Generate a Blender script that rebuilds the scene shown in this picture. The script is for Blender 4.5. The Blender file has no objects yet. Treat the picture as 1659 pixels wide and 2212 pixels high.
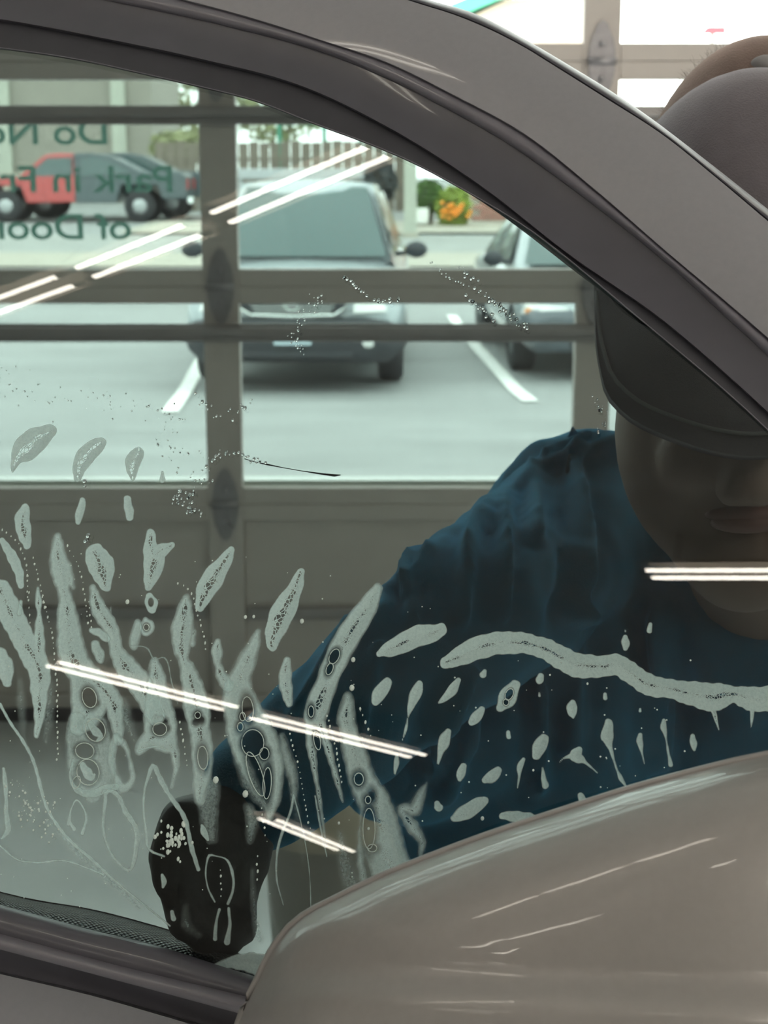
import bpy, bmesh, math, random
import numpy as np
from mathutils import Vector, Matrix, Euler
from mathutils.noise import noise as pnoise
random.seed(7); np.random.seed(7)
scn = bpy.context.scene
COL = scn.collection
# ------------------------------------------------------------------ camera
FPX, W_, H_ = 3323.0, 1659.0, 2212.0
PITCH = math.radians(12.32)
CAM = np.array([0., 0., 1.38])
cd = bpy.data.cameras.new('camera'); cam = bpy.data.objects.new('camera', cd); COL.objects.link(cam)
cam.location = CAM; cam.rotation_euler = (math.pi/2-PITCH, 0, 0)
cd.sensor_fit = 'VERTICAL'; cd.sensor_height = 34.61; cd.sensor_width = 34.61*W_/H_; cd.lens = 34.61*FPX/H_
cd.clip_start = 0.02; cd.clip_end = 500
cd.dof.use_dof = True; cd.dof.focus_distance = 0.70; cd.dof.aperture_fstop = cd.lens/2.6
scn.camera = cam
# ------------------------------------------------------------------ world, exposure
wd = bpy.data.worlds.new('overcast_sky'); scn.world = wd; wd.use_nodes = True
bgn = wd.node_tree.nodes['Background']; bgn.inputs[0].default_value = (0.99, 1.0, 0.97, 1); bgn.inputs[1].default_value = 7.0
vs = scn.view_settings; vs.view_transform = 'Standard'; vs.look = 'None'; vs.gamma = 1; vs.exposure = 0.2; vs.use_curve_mapping = False
scn.cycles.transparent_max_bounces = 32; scn.cycles.use_light_tree = False; scn.cycles.max_bounces = 4; scn.cycles.diffuse_bounces = 3; scn.cycles.glossy_bounces = 3; scn.cycles.light_sampling_threshold = 0.03
scn.cycles.caustics_reflective = False; scn.cycles.caustics_refractive = False
scn.cycles.use_denoising = True; scn.cycles.use_adaptive_sampling = True; scn.cycles.adaptive_threshold = 0.03
scn.cycles.sample_clamp_indirect = 6.0
LAMP = 25.0
# ------------------------------------------------------------------ view maths (real positions from measured directions)
Fw = np.array([0, math.cos(PITCH), -math.sin(PITCH)]); Up = np.array([0, math.sin(PITCH), math.cos(PITCH)]); Rt = np.array([1., 0, 0])
def ray(x, y): return Fw+Rt*(x-W_/2)/FPX-Up*(y-H_/2)/FPX
def P(x, y, d): return CAM+ray(x, y)*d
def atY(x, y, Y):
    r = ray(x, y); return CAM+r*(Y/r[1])
def atZ(x, y, Z):
    r = ray(x, y); return CAM+r*((Z-CAM[2])/r[2])
PSI, TAU, RG = math.radians(15), math.radians(24), 1.5
eu = np.array([math.cos(PSI), -math.sin(PSI), 0]); gn = np.array([-math.sin(PSI)*math.cos(TAU), -math.cos(PSI)*math.cos(TAU), math.sin(TAU)])
ev = np.array([math.sin(PSI)*math.sin(TAU), math.cos(PSI)*math.sin(TAU), math.cos(TAU)])
G0 = CAM+ray(W_/2, H_/2)*0.70
def G(x, y, w=0.0):
    """point of the curved door glass (offset w outwards) met by a direction"""
    d = ray(x, y); k = 0.0
    for _ in range(6):
        s = np.dot(G0+gn*(k+w)-CAM, gn)/np.dot(d, gn); p = CAM+d*s
        v = float(np.dot(p-G0, ev)); k = -v*v/(2*RG)
    return p
def Gnormal(x, y):
    v = float(np.dot(G(x, y)-G0, ev)); n = gn+ev*v/RG; return n/np.linalg.norm(n)
# ------------------------------------------------------------------ materials
MATS = {}
class N:
    def __init__(s, name):
        s.m = bpy.data.materials.new(name); s.m.use_nodes = True; s.t = s.m.node_tree; s.t.nodes.clear()
        s.out = s.t.nodes.new('ShaderNodeOutputMaterial'); MATS[name] = s.m
    def n(s, typ, **kw):
        nd = s.t.nodes.new('ShaderNode'+typ)
        for k, v in kw.items():
            if k in ('i',):
                for a, b in v.items(): s.set(nd, a, b)
            else: setattr(nd, k, v)
        return nd
    def set(s, nd, a, b):
        sock = nd.inputs[a]
        if isinstance(b, bpy.types.NodeSocket): s.t.links.new(b, sock)
        else: sock.default_value = b
    def surf(s, sock): s.t.links.new(sock, s.out.inputs[0])
    def math(s, op, a, b=0.0, clamp=False):
        nd = s.n('Math', operation=op, use_clamp=clamp); s.set(nd, 0, a); s.set(nd, 1, b); return nd.outputs[0]
    def ramp(s, f, stops):
        nd = s.n('ValToRGB'); cr = nd.color_ramp
        while len(cr.elements) < len(stops): cr.elements.new(0.5)
        for e, (p, c) in zip(cr.elements, stops): e.position = p; e.color = c if len(c) == 4 else (*c, 1)
        s.t.links.new(f, nd.inputs[0]); return nd.outputs[0]
def pbr(name, col, rough=0.5, metal=0.0, var=0.0, vscale=8.0, bump=0.0, bscale=60.0, coat=0.0, spec=0.5, stretch=None, sheen=0.0):
    b = N(name); p = b.n('BsdfPrincipled'); c4 = (*col, 1)
    p.inputs['Roughness'].default_value = rough; p.inputs['Metallic'].default_value = metal
    p.inputs['Specular IOR Level'].default_value = spec
    p.inputs['Coat Weight'].default_value = coat; p.inputs['Coat Roughness'].default_value = 0.03
    p.inputs['Sheen Weight'].default_value = sheen; p.inputs['Sheen Roughness'].default_value = 0.4; p.inputs['Sheen Tint'].default_value = (*[min(1, x*3+.1) for x in col], 1)
    tc = b.n('TexCoord'); vec = tc.outputs['Object']
    if stretch:
        mp = b.n('Mapping'); b.t.links.new(vec, mp.inputs[0]); mp.inputs['Scale'].default_value = stretch; vec = mp.outputs[0]
    if var > 0:
        nz = b.n('TexNoise', i={'Vector': vec, 'Scale': vscale, 'Detail': 5.0, 'Roughness': 0.6})
        lo = tuple(x*(1-var) for x in col); hi = tuple(min(1, x*(1+var)) for x in col)
        b.set(p, 'Base Color', b.ramp(nz.outputs['Fac'], [(0.3, lo), (0.7, hi)]))
    else: p.inputs['Base Color'].default_value = c4
    if bump > 0:
        nz = b.n('TexNoise', i={'Vector': vec, 'Scale': bscale, 'Detail': 4.0})
        bp = b.n('Bump', i={'Strength': bump, 'Distance': 0.002, 'Height': nz.outputs['Fac']}); b.set(p, 'Normal', bp.outputs[0])
    b.surf(p.outputs[0]); return b.m
def emit(name, col, st):
    b = N(name); e = b.n('Emission'); e.inputs[0].default_value = (*col, 1); e.inputs[1].default_value = st; b.surf(e.outputs[0]); return b.m
def clear(name, col, ior=1.5, refl=1.0):
    b = N(name); t = b.n('BsdfTransparent'); t.inputs[0].default_value = (*col, 1)
    g = b.n('BsdfGlossy'); g.inputs['Roughness'].default_value = 0.0
    ge = b.n('NewGeometry'); dt = b.n('VectorMath', operation='DOT_PRODUCT'); b.t.links.new(ge.outputs['Normal'], dt.inputs[0]); b.t.links.new(ge.outputs['Incoming'], dt.inputs[1])
    f0 = ((ior-1)/(ior+1))**2; sch = b.math('POWER', b.math('SUBTRACT', 1.0, b.math('ABSOLUTE', dt.outputs['Value'], 0.0), True), 5.0)
    fr = b.math('ADD', b.math('MULTIPLY', sch, 1-f0), f0)
    mx = b.n('MixShader'); b.set(mx, 0, b.math('MULTIPLY', fr, refl)); b.set(mx, 1, t.outputs[0]); b.set(mx, 2, g.outputs[0])
    b.surf(mx.outputs[0]); return b.m
def tint(name, col):
    b = N(name); t = b.n('BsdfTransparent'); t.inputs[0].default_value = (*col, 1); b.surf(t.outputs[0]); return b.m
def refr(name, col, ior):
    b = N(name); g = b.n('BsdfGlass'); g.inputs['Color'].default_value = (*col, 1); g.inputs['IOR'].default_value = ior; g.inputs['Roughness'].default_value = 0.0
    b.surf(g.outputs[0]); return b.m
pbr('paint_taupe', (0.242, 0.236, 0.26), 0.45, 0.15, 0.03, 300, coat=0.25)
pbr('paint_mirror', (0.275, 0.256, 0.25), 0.42, 0.2, 0.03, 300, coat=0.55)
pbr('rubber', (0.055, 0.053, 0.067), 0.42, 0, 0.1, 40)
pbr('trim_black', (0.06, 0.057, 0.072), 0.36, 0, 0.08, 30, coat=0.15)
pbr('trim_bead', (0.13, 0.122, 0.145), 0.33, 0.0, 0.05, 40, coat=0.3)
pbr('channel_dark', (0.03, 0.03, 0.038), 0.6, 0, 0.1, 50)
clear('glass_clear', (0.95, 0.98, 0.965), 1.58)
clear('glass_pane', (0.93, 0.96, 0.94), 1.5, 0.8)
tint('film_tint', (0.262, 0.303, 0.298))
refr('water', (1, 1, 1), 1.33)
pbr('door_beige', (0.58, 0.53, 0.50), 0.5, 0, 0.05, 6)
pbr('door_strut', (0.33, 0.31, 0.31), 0.45, 0.3, 0.08, 9)
pbr('ledge_light_white', (0.8, 0.82, 0.8), 0.5)  # white put in for daylight on the lower rail ledge
pbr('hinge_steel', (0.33, 0.32, 0.34), 0.4, 0.6, 0.15, 40)
b = N('letter_green'); d1 = b.n('BsdfDiffuse'); d1.inputs[0].default_value = (.12, .24, .21, 1); d2 = b.n('BsdfTranslucent'); d2.inputs[0].default_value = (.10, .22, .18, 1)
mx = b.n('MixShader'); mx.inputs[0].default_value = .45; b.set(mx, 1, d1.outputs[0]); b.set(mx, 2, d2.outputs[0]); b.surf(mx.outputs[0])
pbr('wall_paint', (0.74, 0.73, 0.71), 0.7, 0, 0.06, 3)
pbr('ceiling_paint', (0.68, 0.67, 0.66), 0.8, 0, 0.08, 2)
pbr('concrete_floor', (0.70, 0.715, 0.72), 0.16, 0, 0.10, 2.2, 0.1, 12, spec=0.8)
pbr('fixture_white', (0.62, 0.57, 0.50), 0.4)
emit('tube_glow', (1.0, 0.935, 0.81), LAMP)
pbr('asphalt', (0.29, 0.304, 0.302), 0.75, 0, 0.16, 0.6, 0.3, 40, stretch=(1, 3.5, 1))
pbr('road', (0.32, 0.33, 0.315), 0.8, 0, 0.1, 0.5)
pbr('kerb_pale', (0.42, 0.395, 0.335), 0.8, 0, 0.08, 1)
pbr('line_white', (0.92, 0.93, 0.90), 0.6, 0, 0.06, 5)
pbr('car_silver', (0.40, 0.45, 0.475), 0.28, 0.3, coat=0.8)
pbr('car_grey', (0.10, 0.12, 0.14), 0.3, 0.2, coat=0.6)
pbr('plastic_dark', (0.035, 0.04, 0.047), 0.5, 0, 0.1, 10)
pbr('car_glass', (0.06, 0.11, 0.11), 0.06, 0, spec=0.8)
pbr('chrome', (0.85, 0.88, 0.87), 0.12, 1.0)
pbr('lamp_lens', (0.85, 0.86, 0.84), 0.15, 0.2, coat=1)
pbr('amber', (0.9, 0.32, 0.06), 0.3); pbr('tail_red', (0.55, 0.03, 0.03), 0.3)
pbr('tyre', (0.025, 0.026, 0.03), 0.75); pbr('wheel_rim', (0.45, 0.47, 0.48), 0.35, 0.6)
pbr('truck_red', (0.5, 0.065, 0.065), 0.35, 0, coat=0.5)
pbr('truck_charcoal', (0.07, 0.10, 0.11), 0.4, coat=0.4)
pbr('plate', (0.55, 0.68, 0.75), 0.4)
pbr('building_beige', (0.30, 0.285, 0.245), 0.8, 0, 0.06, 1.5)
pbr('building_pink', (0.55, 0.43, 0.36), 0.8, 0, 0.04, 1.5)
pbr('brick_red', (0.42, 0.20, 0.16), 0.8, 0, 0.15, 4)
pbr('green_trim', (0.06, 0.36, 0.24), 0.5)
pbr('sign_red', (0.75, 0.05, 0.07), 0.5)
pbr('post_beige', (0.46, 0.48, 0.41), 0.7, 0, 0.05, 3)
pbr('rail_steel', (0.5, 0.53, 0.55), 0.4, 0.5)
pbr('fence_brown', (0.22, 0.19, 0.155), 0.85, 0, 0.25, 3)
pbr('bark', (0.22, 0.19, 0.15), 0.9, 0, 0.2, 9)
pbr('leaf_olive', (0.32, 0.34, 0.18), 0.7, 0, 0.3, 2); pbr('leaf_green', (0.10, 0.19, 0.05), 0.7, 0, 0.3, 4)
pbr('leaf_lime', (0.27, 0.36, 0.06), 0.7, 0, 0.3, 4); pbr('leaf_dark', (0.05, 0.06, 0.065), 0.6, 0, 0.5, 9)
pbr('petal_orange', (0.95, 0.32, 0.03), 0.6)
pbr('skin', (0.36, 0.235, 0.185), 0.5, 0, 0.06, 30, 0.15, 250)
pbr('shirt_teal', (0.016, 0.17, 0.30), 0.85, 0, 0.12, 60, 0.25, 900, sheen=1.0)
pbr('seam_teal', (0.012, 0.10, 0.15), 0.9)
pbr('trousers', (0.03, 0.035, 0.05), 0.85, 0, 0.1, 30); pbr('shoe', (0.03, 0.03, 0.03), 0.6); pbr('sole', (0.3, 0.3, 0.28), 0.7)
pbr('cap_cloth', (0.125, 0.112, 0.126), 0.9, 0, 0.1, 60, 0.3, 900, sheen=0.5)
pbr('cap_brown', (0.15, 0.105, 0.09), 0.95, 0, 0.15, 60, 0.3, 900, sheen=0.8)
pbr('cap_button', (0.25, 0.24, 0.25), 0.8); pbr('hair_brown', (0.10, 0.06, 0.045), 0.7)
pbr('eye_white', (0.7, 0.68, 0.65), 0.2); pbr('iris', (0.05, 0.03, 0.02), 0.2); pbr('lip', (0.32, 0.16, 0.14), 0.5)
pbr('glove_black', (0.014, 0.014, 0.016), 0.45, 0, 0.2, 40, 0.2, 300)
# woven pad
b = N('pad_weave'); p = b.n('BsdfPrincipled'); tc = b.n('TexCoord')
p.inputs['Roughness'].default_value = 0.36; p.inputs['Coat Weight'].default_value = 0.0; p.inputs['Specular IOR Level'].default_value = 0.9
w1 = b.n('TexWave', bands_direction='DIAGONAL', i={'Vector': tc.outputs['UV'], 'Scale': 75.0, 'Distortion': 0.3})
mp = b.n('Mapping'); mp.inputs['Scale'].default_value = (-1, 1, 1); b.t.links.new(tc.outputs['UV'], mp.inputs[0])
w2 = b.n('TexWave', bands_direction='DIAGONAL', i={'Vector': mp.outputs[0], 'Scale': 75.0, 'Distortion': 0.3})
hh = b.math('MULTIPLY', w1.outputs['Fac'], w2.outputs['Fac'])
bp = b.n('Bump', i={'Strength': 1.0, 'Distance': 0.005, 'Height': hh}); b.set(p, 'Normal', bp.outputs[0])
b.set(p, 'Base Color', b.ramp(hh, [(0.0, (0.004, 0.005, 0.005)), (0.9, (0.26, 0.29, 0.30))]))  # paler weave crests carry wet glints painted into the base colour
b.surf(p.outputs[0])
# soap foam: fine froth, opening into real bubble cells where it is thickest
def foam_mat(name, cell, th=0.74):
    b = N(name); tc = b.n('TexCoord'); ob = tc.outputs['Object']
    dep = b.n('Attribute', attribute_name='depth').outputs['Fac']; den = b.n('Attribute', attribute_name='dens').outputs['Fac']
    cor = b.n('Attribute', attribute_name='core').outputs['Fac']
    nz = b.n('TexNoise', i={'Vector': ob, 'Scale': 110.0, 'Detail': 3.0}).outputs['Fac']
    fine = b.n('TexNoise', i={'Vector': ob, 'Scale': 900.0, 'Detail': 4.0, 'Roughness': 0.7}).outputs['Fac']
    vor = b.n('TexVoronoi', feature='DISTANCE_TO_EDGE', i={'Vector': ob, 'Scale': cell}).outputs['Distance']
    vor2 = b.n('TexVoronoi', feature='F1', i={'Vector': ob, 'Scale': cell*2.3}).outputs['Distance']
    c1 = b.math('ADD', cor, b.math('MULTIPLY', b.math('SUBTRACT', nz, 0.5), 0.9))
    gate = b.math('MULTIPLY', b.math('SUBTRACT', c1, th), 14.0, True)
    hole = b.math('MULTIPLY', b.math('SUBTRACT', vor, 0.075), 22.0, True)
    gate2 = b.math('MULTIPLY', b.math('SUBTRACT', c1, th-0.17), 10.0, True)
    hole2 = b.math('MULTIPLY', b.math('SUBTRACT', 0.27, vor2), 14.0, True)
    hl = b.math('MAXIMUM', b.math('MULTIPLY', gate, hole), b.math('MULTIPLY', b.math('MULTIPLY', gate2, hole2), 0.75))
    thin = b.math('ADD', den, b.math('MULTIPLY', b.math('SUBTRACT', fine, 0.5), b.math('SUBTRACT', 1.15, den)), True)
    edge = b.math('MULTIPLY', dep, 5.0, True)
    alpha = b.math('MULTIPLY', b.math('MULTIPLY', thin, edge), b.math('SUBTRACT', 1.0, b.math('MULTIPLY', hl, 0.93)), True)
    dif = b.n('BsdfDiffuse'); trl = b.n('BsdfTranslucent'); tr = b.n('BsdfTransparent'); gl = b.n('BsdfGlossy'); gl.inputs['Roughness'].default_value = 0.35
    colr = b.ramp(fine, [(0.3, (0.76, 0.89, 0.90)), (0.6, (0.88, 1.0, 1.0))])
    b.set(dif, 0, colr); b.set(trl, 0, colr)
    bp = b.n('Bump', i={'Strength': 0.6, 'Distance': 0.0006, 'Height': fine}); b.set(dif, 'Normal', bp.outputs[0])
    m1 = b.n('MixShader'); m1.inputs[0].default_value = 0.55; b.set(m1, 1, dif.outputs[0]); b.set(m1, 2, trl.outputs[0])
    m3 = b.n('MixShader'); b.set(m3, 0, alpha); b.set(m3, 1, tr.outputs[0]); b.set(m3, 2, m1.outputs[0])
    b.surf(m3.outputs[0])
foam_mat('foam', 560.0); foam_mat('foam_fine', 950.0, 0.88)
# ------------------------------------------------------------------ object helpers
def link(name, me, mat=None, parent=None, loc=None):
    o = bpy.data.objects.new(name, me); COL.objects.link(o)
    if mat is not None and me is not None: me.materials.append(MATS[mat])
    if parent is not None: o.parent = parent
    if loc is not None: o.location = loc
    return o
def tag(o, label=None, cat=None, group=None, kind=None):
    if label: o['label'] = label
    if cat: o['category'] = cat
    if group: o['group'] = group
    if kind: o['kind'] = kind
    return o
def empty(name, loc=(0, 0, 0)):
    o = bpy.data.objects.new(name, None); COL.objects.link(o); o.location = loc; o.empty_display_size = 0.05; return o
def mesh(name, vs_, fs, smooth=True):
    me = bpy.data.meshes.new(name); me.from_pydata([tuple(map(float, v)) for v in vs_], [], fs); me.validate()
    if smooth: me.polygons.foreach_set('use_smooth', [True]*len(me.polygons))
    me.update(); return me
def wobj(name, vs_, fs, mat, parent=None, smooth=True, origin=None):
    """mesh from world points; its origin sits at its own middle so textures stay local"""
    vs_ = np.asarray(vs_, float); poff = np.array(parent.location) if parent is not None else np.zeros(3)
    o0 = vs_.mean(0) if origin is None else np.asarray(origin, float)
    o = link(name, mesh(name, vs_-o0, fs, smooth), mat, parent); o.location = o0-poff; return o
def boxv(c, s):
    c = np.array(c, float); s = np.array(s, float)/2
    v = [c+s*np.array((i, j, k)) for i in (-1, 1) for j in (-1, 1) for k in (-1, 1)]
    return v, [(0, 1, 3, 2), (4, 6, 7, 5), (0, 4, 5, 1), (2, 3, 7, 6), (0, 2, 6, 4), (1, 5, 7, 3)]
def box(name, c, s, mat, parent=None, bev=0.0, rot=None):
    v, f = boxv((0, 0, 0), s); me = mesh(name, v, f, False)
    if bev > 0:
        bm = bmesh.new(); bm.from_mesh(me); bmesh.ops.bevel(bm, geom=bm.edges[:], offset=bev, segments=2, profile=0.5, affect='EDGES'); bm.to_mesh(me); bm.free()
    o = link(name, me, mat, parent); o.location = np.array(c, float)-(np.array(parent.location) if parent is not None else 0)
    if rot is not None: o.rotation_euler = rot
    return o
def tubev(pts, rads, seg=10, cap=True):
    pts = [np.array(p, float) for p in pts]; vs_, fs = [], []
    for i, p in enumerate(pts):
        t = pts[min(i+1, len(pts)-1)]-pts[max(i-1, 0)]; t = t/(np.linalg.norm(t)+1e-12)
        a = np.cross(t, (0, 0, 1.)) if abs(t[2]) < 0.9 else np.cross(t, (1., 0, 0)); a /= np.linalg.norm(a); c = np.cross(t, a)
        r = rads[i] if hasattr(rads, '__len__') else rads
        for k in range(seg):
            q = 2*math.pi*k/seg; vs_.append(p+r*(a*math.cos(q)+c*math.sin(q)))
    for i in range(len(pts)-1):
        for k in range(seg):
            fs.append((i*seg+k, i*seg+(k+1) % seg, (i+1)*seg+(k+1) % seg, (i+1)*seg+k))
    if cap: fs.append(tuple(range(seg))[::-1]); fs.append(tuple(range((len(pts)-1)*seg, len(pts)*seg)))
    return vs_, fs
def tube(name, pts, rads, mat, parent=None, seg=10):
    v, f = tubev(pts, rads, seg); return wobj(name, v, f, mat, parent)
def ellv(c, r, seg=20, rings=12, M=None):
    vs_, fs = [], []; c = np.array(c, float)
    for i in range(rings+1):
        a = math.pi*i/rings
        for k in range(seg):
            q = 2*math.pi*k/seg; p = np.array((r[0]*math.sin(a)*math.cos(q), r[1]*math.sin(a)*math.sin(q), r[2]*math.cos(a)))
            vs_.append(c+(M@p if M is not None else p))
    for i in range(rings):
        for k in range(seg): fs.append((i*seg+k, (i+1)*seg+k, (i+1)*seg+(k+1) % seg, i*seg+(k+1) % seg))
    return vs_, fs
def ell(name, c, r, mat, parent=None, M=None, seg=20, rings=12):
    v, f = ellv(c, r, seg, rings, M); return wobj(name, v, f, mat, parent)
def grid_faces(nu, nv, closed=False):
    fs = []
    for i in range(nu-1):
        for j in range(nv if closed else nv-1): fs.append((i*nv+j, i*nv+(j+1) % nv, (i+1)*nv+(j+1) % nv, (i+1)*nv+j))
    return fs
def prism(name, poly, y0, y1, mat, parent=None, axis=1, bev=0.0, smooth=False):
    """extrude a polygon given in two coordinates along the third axis"""
    n = len(poly); v = []
    for y in (y0, y1):
        for a, c in poly: v.append((a, y, c) if axis == 1 else ((y, a, c) if axis == 0 else (a, c, y)))
    f = [tuple(range(n))[::-1], tuple(range(n, 2*n))]+[(i, (i+1) % n, n+(i+1) % n, n+i) for i in range(n)]
    me = mesh(name, v, f, smooth); bm = bmesh.new(); bm.from_mesh(me); bmesh.ops.recalc_face_normals(bm, faces=bm.faces[:])
    if bev > 0: bmesh.ops.bevel(bm, geom=bm.edges[:], offset=bev, segments=2, profile=0.5, affect='EDGES')
    bm.to_mesh(me); bm.free(); return link(name, me, mat, parent)
def fuse(name, parts, mat, parent=None, voxel=0.006, smooth=8, deform=None):
    """fuse overlapping volumes into one continuous skin"""
    V, Fc = [], []
    for v, f in parts:
        b0 = len(V); V += list(v); Fc += [tuple(i+b0 for i in q) for q in f]
    me = mesh(name, V, Fc); bm = bmesh.new(); bm.from_mesh(me); bmesh.ops.recalc_face_normals(bm, faces=bm.faces[:]); bm.to_mesh(me); bm.free()
    o = bpy.data.objects.new('work', me); COL.objects.link(o)
    m = o.modifiers.new('r', 'REMESH'); m.mode = 'VOXEL'; m.voxel_size = voxel; m.use_smooth_shade = True
    s = o.modifiers.new('s', 'SMOOTH'); s.iterations = smooth; s.factor = 0.5
    dg = bpy.context.evaluated_depsgraph_get(); out = bpy.data.meshes.new_from_object(o.evaluated_get(dg)); bpy.data.objects.remove(o)
    co = np.empty(len(out.vertices)*3); out.vertices.foreach_get('co', co); co = co.reshape(-1, 3)
    if deform is not None:
        nr = np.empty(len(out.vertices)*3); out.vertices.foreach_get('normal', nr); co = deform(co, nr.reshape(-1, 3))
    off = co.mean(0); out.vertices.foreach_set('co', (co-off).ravel()); out.polygons.foreach_set('use_smooth', [True]*len(out.polygons)); out.update()
    out.materials.clear(); out.name = name
    ob = link(name, out, mat, parent); ob.location = off-(np.array(parent.location) if parent is not None else 0); return ob
def capsule(a, bb, ra, rb, seg=16):
    a = np.array(a, float); bb = np.array(bb, float); t = bb-a; L = np.linalg.norm(t); t = t/L
    pts, rs = [], []
    for q in (0.02, 0.3, 0.6, 0.85): pts.append(a-t*ra*math.cos(q*math.pi/2)); rs.append(max(1e-4, ra*math.sin(q*math.pi/2)))
    for k in range(5): pts.append(a+t*L*k/4); rs.append(ra+(rb-ra)*k/4)
    for q in (0.85, 0.6, 0.3, 0.02): pts.append(bb+t*rb*math.cos(q*math.pi/2)); rs.append(max(1e-4, rb*math.sin(q*math.pi/2)))
    return tubev(pts, rs, seg)
def chain(pts):
    return [capsule(pts[i][0], pts[i+1][0], pts[i][1], pts[i+1][1]) for i in range(len(pts)-1)]
def resample(pts, n):
    """smooth curve through picture points (Catmull-Rom), n samples"""
    p = np.array(pts, float); d = np.r_[0, np.cumsum(np.linalg.norm(np.diff(p[:, :2], axis=0), axis=1))]
    t = np.linspace(0, d[-1], n); m = np.gradient(p, d, axis=0); out = []
    for x in t:
        i = min(np.searchsorted(d, x, 'right')-1, len(p)-2); h = d[i+1]-d[i]; s = (x-d[i])/h
        out.append((2*s**3-3*s*s+1)*p[i]+(s**3-2*s*s+s)*h*m[i]+(-2*s**3+3*s*s)*p[i+1]+(s**3-s*s)*h*m[i+1])
    return np.array(out)
# ================================================================== the workshop
RX0, RX1, RY0, RY1, RZ = -7.6, 5.6, -13.0, 3.85, 3.7
def struct(o, label): return tag(o, label, None, None, 'structure')
struct(box('floor', ((RX0+RX1)/2, (RY0+RY1)/2+0.05, -0.05), (RX1-RX0, RY1-RY0+0.2, 0.1), 'concrete_floor'), 'smooth grey concrete workshop floor')
struct(box('ceiling', ((RX0+RX1)/2, (RY0+RY1)/2, RZ+0.05), (RX1-RX0, RY1-RY0+0.2, 0.1), 'ceiling_paint'), 'pale workshop ceiling')
struct(box('wall_left', (RX0-0.05, (RY0+RY1)/2, RZ/2), (0.1, RY1-RY0, RZ), 'wall_paint'), 'plain painted workshop wall on one side')
struct(box('wall_right', (RX1+0.05, (RY0+RY1)/2, RZ/2), (0.1, RY1-RY0, RZ), 'wall_paint'), 'plain painted workshop wall on the other side')
struct(box('wall_back', ((RX0+RX1)/2, RY0-0.05, RZ/2), (RX1-RX0, 0.1, RZ), 'wall_paint'), 'plain painted wall at the back of the workshop')
DX0, DX1, DZ1 = -3.21, 3.33, 3.27
wf = empty('wall_front', (0, RY1, 0)); struct(wf, 'wall around the big glazed roller door')
box('wall_section', ((RX0+DX0)/2, RY1+0.05, RZ/2), (DX0-RX0, 0.2, RZ), 'wall_paint', wf)
box('wall_section', ((RX1+DX1)/2, RY1+0.05, RZ/2), (RX1-DX1, 0.2, RZ), 'wall_paint', wf)
box('wall_section', ((DX0+DX1)/2, RY1+0.05, (RZ+DZ1)/2), (DX1-DX0, 0.2, RZ-DZ1), 'wall_paint', wf)
# ------------------------------------------------------------------ sectional garage door
YD = 3.80
gd = tag(empty('door_1', (0, YD, 0)), 'sectional garage door of beige rails and glass panes', None, None, 'structure')
xs = [-0.398+0.912*k for k in range(-3, 5)]
joints = [0.03, 0.575, 1.117, 1.645, 2.175, 2.705, 3.235]
SW, T = 0.088, 0.045
for k in range(len(xs)):
    for j in range(6):
        za, zb = joints[j], joints[j+1]
        box('stile', (xs[k], YD, (za+zb)/2), (SW, T, zb-za-0.001), 'door_beige', gd, 0.002)
for j in range(6):
    za, zb = joints[j], joints[j+1]
    for k in range(len(xs)-1):
        xa, xb = xs[k]+SW/2, xs[k+1]-SW/2
        box('rail', ((xa+xb)/2, YD, za+0.021), (xb-xa, T, 0.0415), 'door_beige', gd, 0.003)
        box('rail', ((xa+xb)/2, YD, zb-0.021), (xb-xa, T, 0.0415), 'door_beige', gd, 0.003)
        if j == 0:
            pn = box('panel', ((xa+xb)/2, YD+0.005, (za+zb)/2), (xb-xa, 0.02, zb-za-0.08), 'door_beige', gd, 0.002)
            box('rib', ((xa+xb)/2, YD-0.016, 0.29), (xb-xa-0.02, 0.022, 0.03), 'door_strut', gd, 0.004)
        else:
            pane = box('pane', ((xa+xb)/2, YD+0.006, (za+zb)/2), (xb-xa, 0.004, zb-za-0.08), 'glass_pane', gd)
            if j == 1: box('ledge_light', ((xa+xb)/2, YD+0.04, za+0.047), (xb-xa, 0.055, 0.014), 'ledge_light_white', gd)  # white strip stands in for daylight lying on the rail's ledge
    if j > 0:
        zs = zb-0.118 if j > 1 else 1.012
        box('strut', ((xs[0]+xs[-1])/2, YD-0.05, zs), (xs[-1]-xs[0], 0.035, 0.018), 'door_strut', gd, 0.003)
        box('strut', ((xs[0]+xs[-1])/2, YD-0.036, zs-0.006), (xs[-1]-xs[0], 0.012, 0.044), 'door_strut', gd, 0.003)
box('bottom_seal', ((xs[0]+xs[-1])/2, YD, 0.012), (xs[-1]-xs[0]+.1, 0.05, 0.05), 'rubber', gd)
def hinge_leaf(name, x, z, up, par):
    s = 1 if up else -1
    poly = [(-.03, 0), (-.032, .02*s), (-.026, .05*s), (-.012, .084*s), (0, .094*s), (.012, .084*s), (.026, .05*s), (.032, .02*s), (.03, 0)]
    o = prism(name, poly, -0.004, 0.0, 'hinge_steel', par); o.location = (x, -0.024, z); return o
for k in range(len(xs)):
    for j in range(1, 6):
        hz = tube('hinge', [(xs[k]-0.033, YD-0.03, joints[j]), (xs[k]+0.033, YD-0.03, joints[j])], 0.009, 'hinge_steel', gd, 10)
        for up in (True, False):
            lf = hinge_leaf('leaf', 0, 0, up, hz); lf.location = (0, 0.006, 0)
            bl = ell('bolt', (0, -0.006, (0.04 if up else -0.04)), (0.007, 0.004, 0.007), 'hinge_steel', None, seg=8, rings=6); bl.parent = hz
        
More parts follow.
